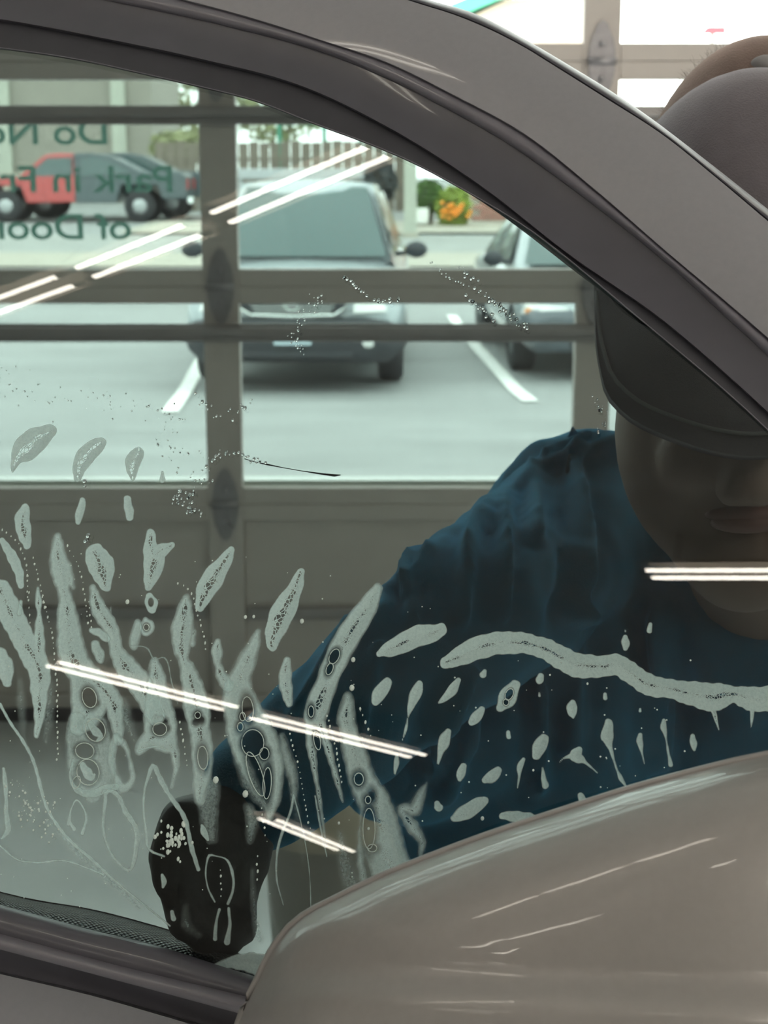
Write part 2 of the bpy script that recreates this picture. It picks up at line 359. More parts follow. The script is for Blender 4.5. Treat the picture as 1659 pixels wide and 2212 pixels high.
# mirrored notice lettering stuck on the street side of a pane
def lettering(txt, right_px, base_px, cap_px):
    cu = bpy.data.curves.new('t', 'FONT'); cu.body = txt; cu.size = 1.0; cu.extrude = 0.0; cu.offset = 0.015
    o = bpy.data.objects.new('t', cu); COL.objects.link(o); dg = bpy.context.evaluated_depsgraph_get()
    me = bpy.data.meshes.new_from_object(o.evaluated_get(dg)); bpy.data.objects.remove(o)
    co = np.array([v.co[:] for v in me.vertices]); y = YD+0.012
    a = atY(right_px, base_px, y); b2 = atY(right_px, base_px-cap_px, y); s = (b2[2]-a[2])/0.70
    out = np.c_[a[0]-(co[:, 0]-co[:, 0].min())*s*1.22, np.full(len(co), y), a[2]+co[:, 1]*s]
    off = np.array(gd.location)
    me.vertices.foreach_set('co', (out-off).ravel()); me.update()
    l = link('lettering', me, 'letter_green', gd); l['label'] = 'green notice lettering seen from behind'
    return l
lettering('Do Not', 232, 311, 56); lettering('Park in Front', 373, 414, 56); lettering('of Door', 284, 516, 54)
# ------------------------------------------------------------------ twin-tube lamps where the glass shows them, then unseen ones added for brightness
lamp_n = 0
def reflect_hit(px, py, H):
    d = ray(px, py); p = G(px, py, 0.002); n = Gnormal(px, py); r = d-2*np.dot(d, n)*n
    return p+r*((H-p[2])/r[2])
def fixture(a, b2, gap, label, rad=0.019):
    a = np.array(a); b2 = np.array(b2); mid = (a+b2)/2; L = np.linalg.norm(b2-a); t = (b2-a)/L; s = np.cross((0, 0, 1), t)
    e = tag(empty('fluorescent_lamp', mid), label, 'lamp', 'twin-tube fluorescent lamps under the ceiling')
    yaw = math.atan2(t[1], t[0]); e.rotation_euler = (0, 0, yaw)
    h = prism('housing', [(-gap*1.1, 0.03), (-gap*0.5, 0.075), (gap*0.5, 0.075), (gap*1.1, 0.03), (gap*1.05, 0.024), (gap*0.45, 0.066), (-gap*0.45, 0.066), (-gap*1.05, 0.024)], -L/2, L/2, 'fixture_white', e)
    h.rotation_euler = (0, 0, math.pi/2)
    for q in (-1, 1):
        v, f = tubev([(-L/2+0.01, q*gap/2, 0), (L/2-0.01, q*gap/2, 0)], rad, 10); link('tube', mesh('tube', v, f), 'tube_glow', e)
        for x in (-L/2, L/2):
            v, f = tubev([(x-0.012, q*gap/2, 0), (x+0.012, q*gap/2, 0)], rad*1.3, 10); link('socket', mesh('socket', v, f), 'fixture_white', e)
        for x in (-L*0.3, L*0.3):
            v, f = tubev([(x, q*gap*.3, 0.07), (x, q*gap*.3, RZ-mid[2]-0.002)], 0.004, 6); link('hanger', mesh('hanger', v, f), 'hinge_steel', e)
    return e
HL = 3.42
def refl_lamp(pa, pb, H, gap, label):
    return fixture(reflect_hit(*pa, H), reflect_hit(*pb, H), gap, label, min(.015, gap*.17))
refl_lamp((-130, 705), (150, 602), HL, 0.055, 'twin-tube lamp at the outer end of the row along the door')
refl_lamp((178, 590), (425, 491), HL, 0.055, 'twin-tube lamp in the middle of the row along the door')
refl_lamp((470, 472), (830, 320), HL, 0.055, 'twin-tube lamp at the inner end of the row along the door')
refl_lamp((105, 1432), (500, 1531), HL, 0.15, 'twin-tube lamp nearer the door in the lengthwise row')
refl_lamp((545, 1546), (905, 1634), HL, 0.15, 'twin-tube lamp farther from the door in the lengthwise row')
refl_lamp((570, 1766), (745, 1838), 2.75, 0.11, 'low hung twin-tube lamp far back in the shop')
refl_lamp((1395, 1240), (1720, 1240), HL, 0.075, 'twin-tube lamp just behind the car door')
for i, y in enumerate((2.2, -2.0, -4.8, -8.0, -9.6, -11.2)):  # unseen fixtures added to brighten the room, kept clear of the glass reflections
    fixture((1.3, y, HL), (2.8, y, HL), 0.10, 'added unseen twin-tube lamp in the crosswise rows, number %s from the door' % ('one', 'three', 'five', 'seven', 'eight', 'nine')[i])
for i, y in enumerate((1.6, -0.6, -2.7, -4.8, -6.9, -9.0)):  # second set of unseen fixtures, added for interior brightness
    fixture((4.0, y, HL), (4.0, y-1.5, HL), 0.10, 'added unseen twin-tube lamp along the far wall, %s from the door' % ('first', 'second', 'third', 'fourth', 'fifth', 'sixth')[i])
fixture((1.4, -3.4, HL), (2.9, -3.4, HL), 0.10, 'added unseen twin-tube lamp over the open side of the shop')  # three more added lamps, out of view, to fill the room with light
fixture((1.4, -0.6, HL), (2.9, -0.6, HL), 0.10, 'added unseen twin-tube lamp over the front corner of the shop')
fixture((1.4, -6.6, HL), (2.9, -6.6, HL), 0.10, 'added unseen twin-tube lamp over the back corner of the shop')
bn = tag(empty('waste_bin', atZ(700, 2090, 0.0)), 'small beige bin with domed lid on the floor beyond the glove', 'bin')
def lathe(name, prof, mat, par, seg=28):
    V = [(r*math.cos(2*math.pi*k/seg), r*math.sin(2*math.pi*k/seg), z) for r, z in prof for k in range(seg)]
    return link(name, mesh(name, V, grid_faces(len(prof), seg, True)), mat, par)
pbr('bin_beige', (0.50, 0.44, 0.35), 0.45); pbr('bin_dark', (0.27, 0.25, 0.22), 0.5)
lathe('bin_body', [(.001, 0), (.085, 0), (.09, .01), (.105, .27), (.106, .275), (.10, .276)], 'bin_dark', bn)
lathe('bin_lid', [(.111, .268), (.112, .285), (.106, .315), (.09, .345), (.06, .366), (.03, .375), (.001, .377)], 'bin_beige', bn)
# ================================================================== outside
GYS = [3.9, 8, 13, 18, 26, 34, 43, 60, 130]; GZS = [-.03, -.2, -.40, -.41, -.2, .05, .17, .45, 1.2]
def gz(Y): return float(np.interp(Y, GYS, GZS))
def ground_strip(name, y0, y1, x0, x1, mat, lift, label, n=12):
    ys = sorted(set(list(np.linspace(y0, y1, n))+[g for g in GYS if y0 < g < y1])); vs_ = []
    for y in ys:
        for x in (x0, x1): vs_.append((x, y, gz(y)+lift))
    return struct(wobj(name, vs_, grid_faces(len(ys), 2), mat), label)
ground_strip('ground', 3.9, 130, -70, 70, 'asphalt', 0, 'pale grey asphalt car park')
ground_strip('verge', 26.5, 29.5, -70, 70, 'kerb_pale', 0.06, 'pale verge strip between car park and road')
ground_strip('road', 29.5, 35.0, -70, 70, 'road', 0.03, 'grey road beyond the car park')
ground_strip('sidewalk', 35.0, 41, -6, 70, 'kerb_pale', 0.08, 'pale pavement on the far side of the road')
def line_mark(pa, pb, w, label):
    a = atZ(*pa, -0.3); b2 = atZ(*pb, -0.3)
    # settle both ends on the sloping ground
    for _ in range(5): a = atZ(*pa, gz(a[1])+.012); b2 = atZ(*pb, gz(b2[1])+.012)
    t = (b2-a)[:2]; t /= np.linalg.norm(t); s = np.array((-t[1], t[0]))*w/2; vs_ = []
    for q in np.linspace(0, 1, 9):
        p = a+(b2-a)*q
        for sg in (-1, 1): vs_.append((p[0]+s[0]*sg, p[1]+s[1]*sg, gz(p[1])+.012))
    return tag(wobj('parking_line', vs_, grid_faces(9, 2), 'line_white'), label, 'road marking', 'painted parking bay lines')
line_mark((975, 680), (1146, 866), 0.13, 'white bay line between the silver car and the car at the edge')
line_mark((452, 745), (366, 890), 0.13, 'white bay line at the front wheel of the silver car')
# ------------------------------------------------------------------ cars
def wheel(par, x, y, r, w, side):
    v, f = [], []
    prof = [(0, r*.62), (0, r*.9), (w*.12, r), (w*.88, r), (w, r*.9), (w, r*.62)]
    seg = 24
    for (a, rr) in prof:
        for k in range(seg):
            q = 2*math.pi*k/seg; v.append((x-side*a, y+rr*math.cos(q), r+rr*math.sin(q)))
    t = link('tyre', mesh('tyre', v, grid_faces(len(prof), seg, True)), 'tyre', par)
    v, f = [], []
    prof = [(w*.08, r*.64), (w*.16, r*.55), (w*.12, r*.2), (w*.06, r*.16), (w*.06, 0.001)]
    for (a, rr) in prof:
        for k in range(seg):
            k2 = rr*(1-0.12*(k % 4 == 0)); q = 2*math.pi*k/seg; v.append((x-side*a, y+k2*math.cos(q), r+k2*math.sin(q)))
    hb = link('wheel_rim', mesh('wheel_rim', v, grid_faces(len(prof), seg, True)), 'wheel_rim', t)
def loft_body(name, st, mat, par):
    """stations: y, half width, bottom, shoulder, crown"""
    V = []
    for (y, hw, zb, zs, zt) in st:
        half = [(0, zb), (hw*.86, zb), (hw*.97, zb+.10), (hw, zb+(zs-zb)*.45), (hw*.985, zs-.07), (hw*.93, zs), (hw*.7, zs+(zt-zs)*.7), (hw*.35, zt-.008), (0, zt)]
        ring = half+[(-a, c) for a, c in half[-2:0:-1]]
        V += [(a, y, c) for a, c in ring]
    n = 16; F_ = grid_faces(len(st), n, True)+[tuple(range(n)), tuple(range((len(st)-1)*n, len(st)*n))[::-1]]
    me = mesh(name, V, F_); bm = bmesh.new(); bm.from_mesh(me); bmesh.ops.recalc_face_normals(bm, faces=bm.faces[:]); bm.to_mesh(me); bm.free()
    o = link(name, me, mat, par)
    return o
def quadpatch(name, p4, mat, par, off=0.012, inset=0.0, n=6, bulge=0.03):
    p4 = [np.array(p, float) for p in p4]; c = sum(p4)/4; p4 = [p+(c-p)*inset for p in p4]
    nr = np.cross(p4[1]-p4[0], p4[3]-p4[0]); nr /= np.linalg.norm(nr); v = []
    for i in range(n):
        for j in range(n):
            s, t = i/(n-1), j/(n-1); q = (p4[0]*(1-s)+p4[1]*s)*(1-t)+(p4[3]*(1-s)+p4[2]*s)*t
            v.append(q+nr*(off+bulge*(4*s*(1-s))*(4*t*(1-t))))
    return link(name, mesh(name, v, grid_faces(n, n)), mat, par)
def make_car(name, loc, yaw, paint, lower, label, suv=True, detail=True):
    e = tag(empty(name, loc), label, 'car'); e.rotation_euler = (0, 0, yaw)
    if suv: st = [(0, .78, .36, .70, .74), (.05, .86, .30, .78, .84), (.18, .905, .27, .88, .95), (.6, .92, .26, .95, 1.02), (1.15, .925, .26, .99, 1.075), (2.5, .925, .26, 1.03, 1.10), (4.0, .925, .28, 1.05, 1.10), (4.4, .90, .32, 1.04, 1.08), (4.5, .82, .4, 1.0, 1.04)]; yb, yt, yr, yr2, zr = 1.0, 1.78, 3.7, 4.42, 1.70
    else: st = [(0, .74, .34, .58, .62), (.05, .82, .26, .64, .70), (.2, .87, .24, .74, .80), (.7, .89, .23, .82, .90), (1.25, .90, .23, .88, .96), (2.5, .90, .23, .92, .97), (3.8, .90, .25, .93, .98), (4.4, .87, .3, .9, .96), (4.55, .78, .36, .86, .9)]; yb, yt, yr, yr2, zr = 1.1, 1.95, 3.1, 3.95, 1.44
    loft_body('body', st, paint, e)
    hb, ht = .80, .60; zb = st[4][4]-.05
    A = lambda s: np.array((s*hb, yb, zb)); B = lambda s: np.array((s*ht, yt, zr)); Cc = lambda s: np.array((s*ht, yr, zr-.02)); D = lambda s: np.array((s*hb, yr2, zb))
    # cabin shell with rounded roof
    V = []; stn = []
    for (t0, t1, k) in ((A, B, 6), (B, Cc, 5), (Cc, D, 5)):
        for i in range(k):
            q = i/k; stn.append((t0(1)*(1-q)+t1(1)*q))
    stn.append(D(1)); vs_, nn = [], 9
    for s in stn:
        for j in range(nn):
            a = -1+2*j/(nn-1); zz = s[2]+0.045*(1-a*a)*(1 if s[2] > zb+.2 else (s[2]-zb)/.2); vs_.append((a*s[0], s[1], zz))
    F_ = grid_faces(len(stn), nn)
    # sides down to the shoulder
    b0 = len(vs_)
    for s in stn:
        for sg in (-1, 1): vs_.append((sg*(hb+.04), s[1]*.98+.02*2.4, zb-.05))
    for i in range(len(stn)-1):
        F_.append((i*nn, (i+1)*nn, b0+2*(i+1), b0+2*i)); F_.append(((i+1)*nn-1, (i+2)*nn-1, b0+2*(i+1)+1, b0+2*i+1))
    link('cabin', mesh('cabin', vs_, F_), paint, e)
    quadpatch('windscreen', [A(-1)+(0.05, -.0, .03), A(1)+(-.05, 0, .03), B(1)+(-.05, -.04, -.05), B(-1)+(.05, -.04, -.05)], 'car_glass', e, .03)
    quadpatch('rear_window', [D(1)+(-.07, .0, .08), D(-1)+(.07, 0, .08), Cc(-1)+(.06, .05, -.06), Cc(1)+(-.06, .05, -.06)], 'car_glass', e, .03)
    for s in (-1, 1):
        ym = (yt+yr)/2+.05
        q1 = [(s*(hb+.02), yb+.42, zb+.06), (s*(hb+.02), ym-.04, zb+.06), (s*(ht+.03), ym-.04, zr-.09), (s*(ht+.03), yt+.05, zr-.09)]
        q2 = [(s*(hb+.02), ym+.04, zb+.06), (s*(hb+.02), yr2-.42, zb+.06), (s*(ht+.03), yr-.02, zr-.09), (s*(ht+.03), ym+.04, zr-.09)]
        for q in (q1, q2): quadpatch('side_window', q if s > 0 else q[::-1], 'car_glass', e, .02, bulge=.015)
        mv, mf = ellv((s*(hb+.21), yb+.28, zb+.10), (.10, .06, .075), 14, 10); m = link('wing_mirror', mesh('wing_mirror', mv, mf), 'plastic_dark', e)
        mv, mf = tubev([(s*(hb+.02), yb+.32, zb+.06), (s*(hb+.16), yb+.29, zb+.08)], .022, 8); link('mirror_arm', mesh('a', mv, mf), 'plastic_dark', m)
        for y in (.92, 3.55): wheel(e, s*.90, y, .35 if suv else .32, .22, s)
        zs = st[1][3]
        hv = [(s*.50, -.012, zs-.11), (s*.76, .03, zs-.10), (s*.885, .20, zs-.06), (s*.88, .24, zs+.04), (s*.74, .08, zs+.035), (s*.52, .02, zs+.01)]
        hv2 = [(a*.99, c+.06, d) for a, c, d in hv]; n = 6
        hl = link('headlamp', mesh('headlamp', [(a, c-.035, d) for a, c, d in hv]+hv2, [tuple(range(n))]+[(i, (i+1) % n, n+(i+1) % n, n+i) for i in range(n)], False), 'lamp_lens', e)
        av, af = ellv((s*.845, .115, zs-.03), (.035, .03, .03), 10, 8); link('indicator', mesh('indicator', av, af), 'amber', hl)
    # grille, badge, bumper, plate
    zs = st[1][3]
    gr = prism('grille', [(-.46, zs+.0), (.46, zs+.0), (.40, zs-.10), (.32, zs-.135), (-.32, zs-.135), (-.40, zs-.10)], -.035, .05, 'plastic_dark', e)
    pts = [(-.47, -.045, zs+.01), (-.43, -.045, zs-.08), (-.34, -.045, zs-.13), (0, -.05, zs-.14), (.34, -.045, zs-.13), (.43, -.045, zs-.08), (.47, -.045, zs+.01)]
    v, f = tubev(pts, .016, 8); link('chrome_surround', mesh('c', v, f), 'chrome', gr)
    for zz in (-.03, -.065, -.10):
        v, f = boxv((0, -.04, zs+zz), (.74+zz, .015, .016)); link('grille_bar', mesh('b', v, f, False), 'chrome', gr)
    em = link('emblem', None, None, gr) if False else empty('emblem'); em.parent = gr
    v, f = tubev([(.07*math.cos(q)*(1+.12*math.sin(q)), -.062, zs-.035+.055*math.sin(q)) for q in np.linspace(0, 2*math.pi, 17)], .006, 6); link('emblem_ring', mesh('r', v, f), 'chrome', gr)
    bpy.data.objects.remove(em)
    hv_ = []
    for (a, c) in (((-.035, -.035), (-.03, .035)), ((.035, -.035), (.03, .035)), ((-.032, 0), (.032, 0))):
        v, f = boxv(((a[0]+c[0])/2, -.064, zs-.035+(a[1]+c[1])/2), (max(.014, abs(a[0]-c[0])), .012, max(.014, abs(a[1]-c[1])))); hv_.append((v, f))
    V, F_ = [], []
    for v, f in hv_: b0 = len(V); V += v; F_ += [tuple(i+b0 for i in q) for q in f]
    link('emblem_letter', mesh('h', V, F_, False), 'chrome', gr)
    bs = [(-.055, .66, .33, .58, .62), (-.03, .80, .28, .60, .64), (.06, .90, .25, .62, .65), (.30, .935, .25, .62, .64), (.5, .93, .26, .55, .57)]
    bo = loft_body('bumper', bs, lower, e)
    v, f = boxv((.0, -.075, .47), (.31, .012, .12)); link('number_plate', mesh('p', v, f, False), 'plate', e)
    for s in (-1, 1):
        av, af = ellv((s*.62, -.035, .42), (.06, .03, .045), 12, 8); link('fog_lamp', mesh('f', av, af), 'lamp_lens', bo)
    v, f = boxv((0, -.062, .335), (1.0, .012, .05)); link('air_intake', mesh('i', v, f, False), 'plastic_dark', bo)
    for s in (-1, 1):
        wp = [(s*.1*(0 if s < 0 else 1)-.35*(s < 0), yb-.005, zb+.045), (s*.42, yb+.06, zb+.10)]
        v, f = tubev(wp, .008, 6); link('wiper', mesh('w', v, f), 'plastic_dark', e)
    return e
YS = 12.75
cx = atY(634, 800, YS)[0]
make_car('silver_suv', (cx, YS, gz(YS)), math.radians(-1.5), 'car_silver', 'plastic_dark', 'silver sport utility car parked facing the glazed garage door')
xr = atY(1122, 760, 13.6)[0]
make_car('grey_car', (xr+.93, 13.6, gz(13.6)), math.radians(3), 'car_silver', 'car_grey', 'second parked car half hidden by the sloping window frame', suv=False)
# red and charcoal pickup across the road, seen side on (nose towards -x)
def make_truck(loc, front, rear, label, name='pickup_truck'):
    e = tag(empty(name, loc), label, 'truck')
    W2 = .85
    fr = prism('front_body', [(-.05, .62), (.0, 1.0), (.25, 1.10), (1.25, 1.18), (2.75, 1.22), (2.75, .52), (1.45, .5), (1.3, .95), (.45, .95), (.35, .55), (.1, .5)], -W2, W2, front, e, 1, .03)
    cb = prism('cab', [(1.2, 1.16), (1.95, 1.75), (2.2, 1.80), (2.75, 1.80), (2.75, 1.16)], -W2*.86, W2*.86, front, e, 1, .04)
    rc = prism('rear_cab', [(2.75, .5), (2.75, 1.80), (3.2, 1.82), (3.75, 1.72), (4.55, 1.32), (5.6, 1.30), (5.75, 1.2), (5.75, .62), (5.1, .6), (4.95, .98), (4.0, .98), (3.85, .5)], -W2, W2, rear, e, 1, .03)
    for s in (-1, 1):
        y = s*(W2*.86+.012)
        pw = prism('side_window', [(1.45, 1.2), (2.02, 1.68), (2.68, 1.70), (2.68, 1.2)], y-.008, y+.008, 'car_glass', e); y = s*(W2+.01)
        prism('quarter_window', [(2.95, 1.2), (2.95, 1.68), (3.3, 1.70), (3.7, 1.62), (4.3, 1.3)], y-.008, y+.008, 'car_glass', e)
        for x in (.88, 4.48):
            vv, ff = [], []; r = .42; w = .26; prof = [(0, r*.5), (0, r*.92), (.03, r), (w-.03, r), (w, r*.92), (w, r*.5)]
            for (a, rr) in prof:
                for k in range(22): q = 2*math.pi*k/22; vv.append((x+rr*math.cos(q), s*(W2+.03-a), r+rr*math.sin(q)))
            t = link('tyre', mesh('tyre', vv, grid_faces(6, 22, True)), 'tyre', e)
            vv, ff = ellv((x, s*(W2-.0), r), (r*.5, .04, r*.5), 16, 8); link('wheel_rim', mesh('rim', vv, ff), 'wheel_rim', t)
        v, f = boxv((5.76, s*.72, 1.0), (.05, .14, .28)); link('tail_lamp', mesh('tl', v, f, False), 'tail_red', e)
        v, f = boxv((-.03, s*.62, .86), (.05, .3, .16)); link('headlamp', mesh('hl', v, f, False), 'lamp_lens', e)
    v, f = boxv((5.85, 0, .58), (.14, 1.7, .16)); link('rear_bumper', mesh('rb', v, f, False), 'chrome', e)
    v, f = boxv((-.12, 0, .55), (.14, 1.7, .2)); link('front_bumper', mesh('fb', v, f, False), 'plastic_dark', e)
    return e
YT = 43
tx = atY(30, 470, YT)[0]-.88
make_truck((tx, YT, gz(YT)), 'truck_red', 'truck_charcoal', 'red and charcoal pickup truck behind the mirrored lettering')
make_truck((atY(90, 470, YT+2.2)[0]-.6, YT+2.2, gz(YT+2.2)), 'truck_charcoal', 'truck_charcoal', 'dark pickup truck parked behind the red one')
# ------------------------------------------------------------------ buildings, fence, plants
def building(name, label): return tag(empty(name), label, 'building')
bb_ = building('concrete_building', 'tall beige concrete building behind the pickup trucks')
xa, xb = -40, atY(328, 250, 58)[0]
box('wall', ((xa+xb)/2, 62, 6), (xb-xa, 8, 12), 'building_beige', bb_)
for x in np.arange(xb-1.2, xa, -4.2): box('pilaster', (x, 57.9, 6), (.5, .25, 12), 'post_beige', bb_)
box('plinth', ((xa+xb)/2, 57.9, .9), (xb-xa, .3, 1.2), 'kerb_pale', bb_)
box('cornice', ((xa+xb)/2, 57.8, 11.8), (xb-xa+.4, .5, .4), 'post_beige', bb_)
pk = building('shop_building', 'pale pink gabled shop with green roof edge and brick base')
YP = 41.5; xL = atY(1018, 480, YP)[0]; xR = atY(1292, 480, YP)[0]; zb_ = gz(YP)
xe = atY(955, 40, YP)[0]; ze = atY(955, 42, YP)[2]; xp_ = atY(1120, -30, YP)[0]; zp = atY(1120, -26, YP)[2]
prism('wall', [(xL, zb_), (xR, zb_), (xR, ze+1.0), (xp_, zp-.15), (xL, ze+.1)], YP, YP+8, 'building_pink', pk)
prism('roof_edge', [(xe, ze-.12), (xp_, zp-.12), (xR+.8, ze+.8), (xR+.8, ze+1.15), (xp_, zp+.25), (xe, ze+.25)], YP-.5, YP+8.2, 'green_trim', pk)
# brick base, brick by brick
brm = None; bw, bh = .42, .14; zt_ = atY(1040, 428, YP)[2]; r = 0; z = zb_+.08
while z < zt_:
    x = xL+(.21 if r % 2 else 0)
    while x < xL+2.2:
        if brm is None:
            v, f = boxv((0, 0, 0), (bw-.03, .12, bh-.025)); brm = mesh('brick', v, f, False); brm.materials.append(MATS['brick_red'])
        o = bpy.data.objects.new('brick', brm); COL.objects.link(o); o.parent = pk; o.location = (x+bw/2, YP-.05, z+bh/2); x += bw
    z += bh; r += 1
box('base_course', ((xL+xR)/2, YP-.02, (zb_+zt_)/2), (xR-xL, .06, zt_-zb_), 'kerb_pale', pk)
sg = tag(empty('street_sign', (0, 0, 0)), 'small red sign beyond the top of the shop windows', 'sign')
p1 = atY(1490, 62, 40); p2 = atY(1566, 74, 40)
prism('sign_panel', [(p1[0], p2[2]), (p2[0], p2[2]), (p2[0], p1[2]+.05), (p2[0]-.45, p1[2]+.05), (p1[0]+.3, p2[2]+.06)], 39.9, 40.0, 'sign_red', sg)
tube('pole', [(p2[0]-.3, 40.05, gz(40)), (p2[0]-.3, 40.05, p1[2])], .06, 'post_beige', sg)
fn = tag(empty('fence'), 'weathered brown board fence behind the silver car', 'fence')
x0, x1 = atY(335, 330, 50)[0], atY(870, 330, 50)[0]; zt_ = atY(600, 306, 50)[2]
x = x0; pl = None
while x < x1:
    v, f = boxv((0, 0, 0), (.30, .05, zt_-.2)); o = box('board', (x+.16, 50, (zt_+.2)/2), (.30, .05, zt_-.2+random.uniform(-.08, .08)), 'fence_brown', fn); x += .33
for z in (.7, 1.9): box('fence_rail', ((x0+x1)/2, 50.06, z), (x1-x0, .08, .1), 'bark', fn)
gr_ = tag(empty('guard_rail'), 'grey steel guard rail in front of the brown fence', 'guard rail')
xa, xb = atY(505, 375, 46)[0], atY(800, 375, 46)[0]; zr_ = atY(560, 376, 46)[2]
box('beam', ((xa+xb)/2, 46, zr_), (xb-xa, .08, .3), 'rail_steel', gr_, .03)
for x in np.linspace(xa+.2, xb-.2, 4): box('post', (x, 46.08, (zr_+gz(46))/2), (.12, .1, zr_-gz(46)), 'rail_steel', gr_)
po = tag(empty('porch_post'), 'slim beige post standing by the pavement beyond the silver car', 'post')
pp = atY(886, 520, 34); box('shaft', (pp[0], 34, 1.75+gz(34)), (.27, .27, 3.5), 'post_beige', po, .02); box('foot', (pp[0], 34, gz(34)+.06), (.36, .36, .14), 'kerb_pale', po, .02); box('head', (pp[0], 34, gz(34)+3.52), (.36, .36, .12), 'post_beige', po, .02)
def shrub(name, c, r, n, leaf, mat, label, cat='shrub', trunk=True, group=None):
    e = tag(empty(name, (c[0], c[1], gz(c[1]))), label, cat, group); V, F_ = [], []
    rng = np.random.RandomState(sum(map(ord, name)) % 1000+int(abs(c[0]*10)))
    for i in range(n):
        d = rng.normal(size=3); d /= np.linalg.norm(d); k = rng.uniform(.45, 1)**.5; p = np.array((c[0], c[1], c[2]))+d*np.array(r)*k
        a = rng.normal(size=3); a /= np.linalg.norm(a); b_ = np.cross(a, rng.normal(size=3)); b_ /= np.linalg.norm(b_); s = leaf*rng.uniform(.6, 1.3); i0 = len(V)
        V += [p-a*s, p+b_*s*.45, p+a*s, p-b_*s*.45]; F_.append((i0, i0+1, i0+2, i0+3))
    o = wobj('foliage', V, F_, mat, e, False); o['kind'] = 'stuff'
    if trunk:
        for q in range(3):
            t = 2.1*q; tube('stem', [(c[0]+.05*math.cos(t), c[1], gz(c[1])-.02), (c[0]+r[0]*.3*math.cos(t), c[1]+r[1]*.2*math.sin(t), c[2]), (c[0]+r[0]*.6*math.cos(t), c[1], c[2]+r[2]*.6)], [.05+r[0]*.03, .03+r[0]*.02, .015], 'bark', e, 7)
    return e
def S(px, py, Y): return atY(px, py, Y)
shrub('hedge', S(925, 425, 39.5), (.42, .4, .42), 900, .09, 'leaf_green', 'dark green clipped hedge beside the beige post')
lb = shrub('flowering_bush', S(980, 448, 38.8), (.46, .4, .52), 1000, .09, 'leaf_lime', 'lime green bush with orange flowers near the brick base')
rng = np.random.RandomState(3); c0 = S(985, 452, 38.3); FV, FF = [], []
for i in range(22):
    v, f = ellv((c0[0]+rng.uniform(-.36, .36), c0[1]-rng.uniform(0, .1), c0[2]+rng.normal()*.09), (.055, .05, .05), 7, 5)
    o = wobj('blossom', v, f, 'petal_orange', lb)
tag(box('planter', S(908, 466, 38.8), (.4, .4, .36), 'line_white', None, .03), 'pale planter box under the dark hedge', 'planter')
shrub('dark_shrub', S(822, 392, 38), (.42, .4, .52), 900, .08, 'leaf_dark', 'dark mottled shrub between silver car and post')
shrub('pale_tree', S(392, 215, 72), (2.6, 2.2, 2.4), 1500, .22, 'leaf_olive', 'pale olive tree beside the concrete building', 'tree')
shrub('olive_shrub', S(385, 318, 52), (1.0, .8, .55), 900, .12, 'leaf_olive', 'low olive shrub in front of the fence end')
shrub('street_tree', S(600, 235, 84), (2.6, 2.2, 2.0), 900, .25, 'leaf_olive', 'thin leafed tree rising behind the brown fence', 'tree')
gf = tag(empty('green_canopy'), 'green framed canopy above the brown fence', 'canopy')
a = S(603, 265, 52); b2 = S(780, 268, 52)
box('beam', ((a[0]+b2[0])/2, 52, a[2]), (b2[0]-a[0], .2, .16), 'green_trim', gf)
for x in (a[0], (a[0]*.45+b2[0]*.55), b2[0]): box('post', (x, 52, (a[2]+gz(52))/2), (.13, .13, a[2]-gz(52)), 'green_trim', gf)
box('roof', ((a[0]+b2[0])/2, 52.6, a[2]+.16), (b2[0]-a[0]+.3, 1.6, .12), 'rail_steel', gf)

# ================================================================== the car door, outer side towards the camera
NC = 190
K = {1: [(-700, -330), (-300, -300), (0, -262), (400, -178), (700, -92), (930, 0), (1020, 27), (1125, 80), (1245, 150), (1310, 190), (1392, 245), (1520, 342), (1659, 452), (1900, 650), (2150, 880), (2620, 1400), (3080, 2080), (3300, 2700)],
     2: [(-700, -300), (-300, -272), (0, -236), (380, -160), (660, -80), (880, 0), (995, 37), (1120, 95), (1210, 150), (1310, 213), (1430, 290), (1545, 382), (1659, 478), (1900, 680), (2140, 910), (2600, 1430), (3050, 2110), (3270, 2720)],
     3: [(-700, -128), (-300, -108), (0, -76), (200, -45), (401, 0), (542, 38), (705, 90), (830, 132), (980, 205), (1130, 287), (1280, 405), (1430, 535), (1625, 700), (1850, 905), (2090, 1150), (2500, 1640), (2900, 2260), (3120, 2770)],
     4: [(-700, -98), (-300, -78), (0, -46), (239, 0), (488, 54), (705, 114), (830, 165), (950, 225), (1080, 298), (1280, 440), (1455, 580), (1580, 695), (1700, 805), (1850, 950), (2070, 1190), (2475, 1680), (2870, 2290), (3090, 2780)],
     5: [(-700, -10), (-300, 8), (0, 41), (217, 81), (434, 127), (651, 185), (830, 270), (1030, 395), (1230, 550), (1430, 690), (1560, 800), (1700, 930), (1850, 1090), (2010, 1290), (2370, 1780), (2740, 2360), (2980, 2810)],
     6: [(-700, 55), (-300, 72), (0, 103), (163, 127), (325, 162), (434, 187), (542, 214), (678, 266), (787, 306), (880, 345), (1020, 420), (1150, 500), (1277, 600), (1354, 665), (1469, 761), (1569, 846), (1680, 950), (1830, 1120), (1980, 1310), (2320, 1790), (2690, 2370), (2940, 2820)]}
K = {k: resample(v, NC) for k, v in K.items()}
Bl = {0: [(-700, 1775), (0, 1960), (169, 2007), (338, 2049), (464, 2089), (557, 2118), (1200, 2310), (2200, 2620), (3300, 2960)],
      1: [(-700, 1830), (0, 2017), (253, 2085), (544, 2156), (1200, 2350), (2200, 2660), (3300, 3000)],
      2: [(-700, 1862), (0, 2051), (253, 2118), (519, 2190), (1200, 2390), (2200, 2700), (3300, 3040)],
      3: [(-700, 1915), (0, 2104), (211, 2154), (380, 2203), (1200, 2440), (2200, 2750), (3300, 3090)]}
Bl = {k: resample(v, NC) for k, v in Bl.items()}
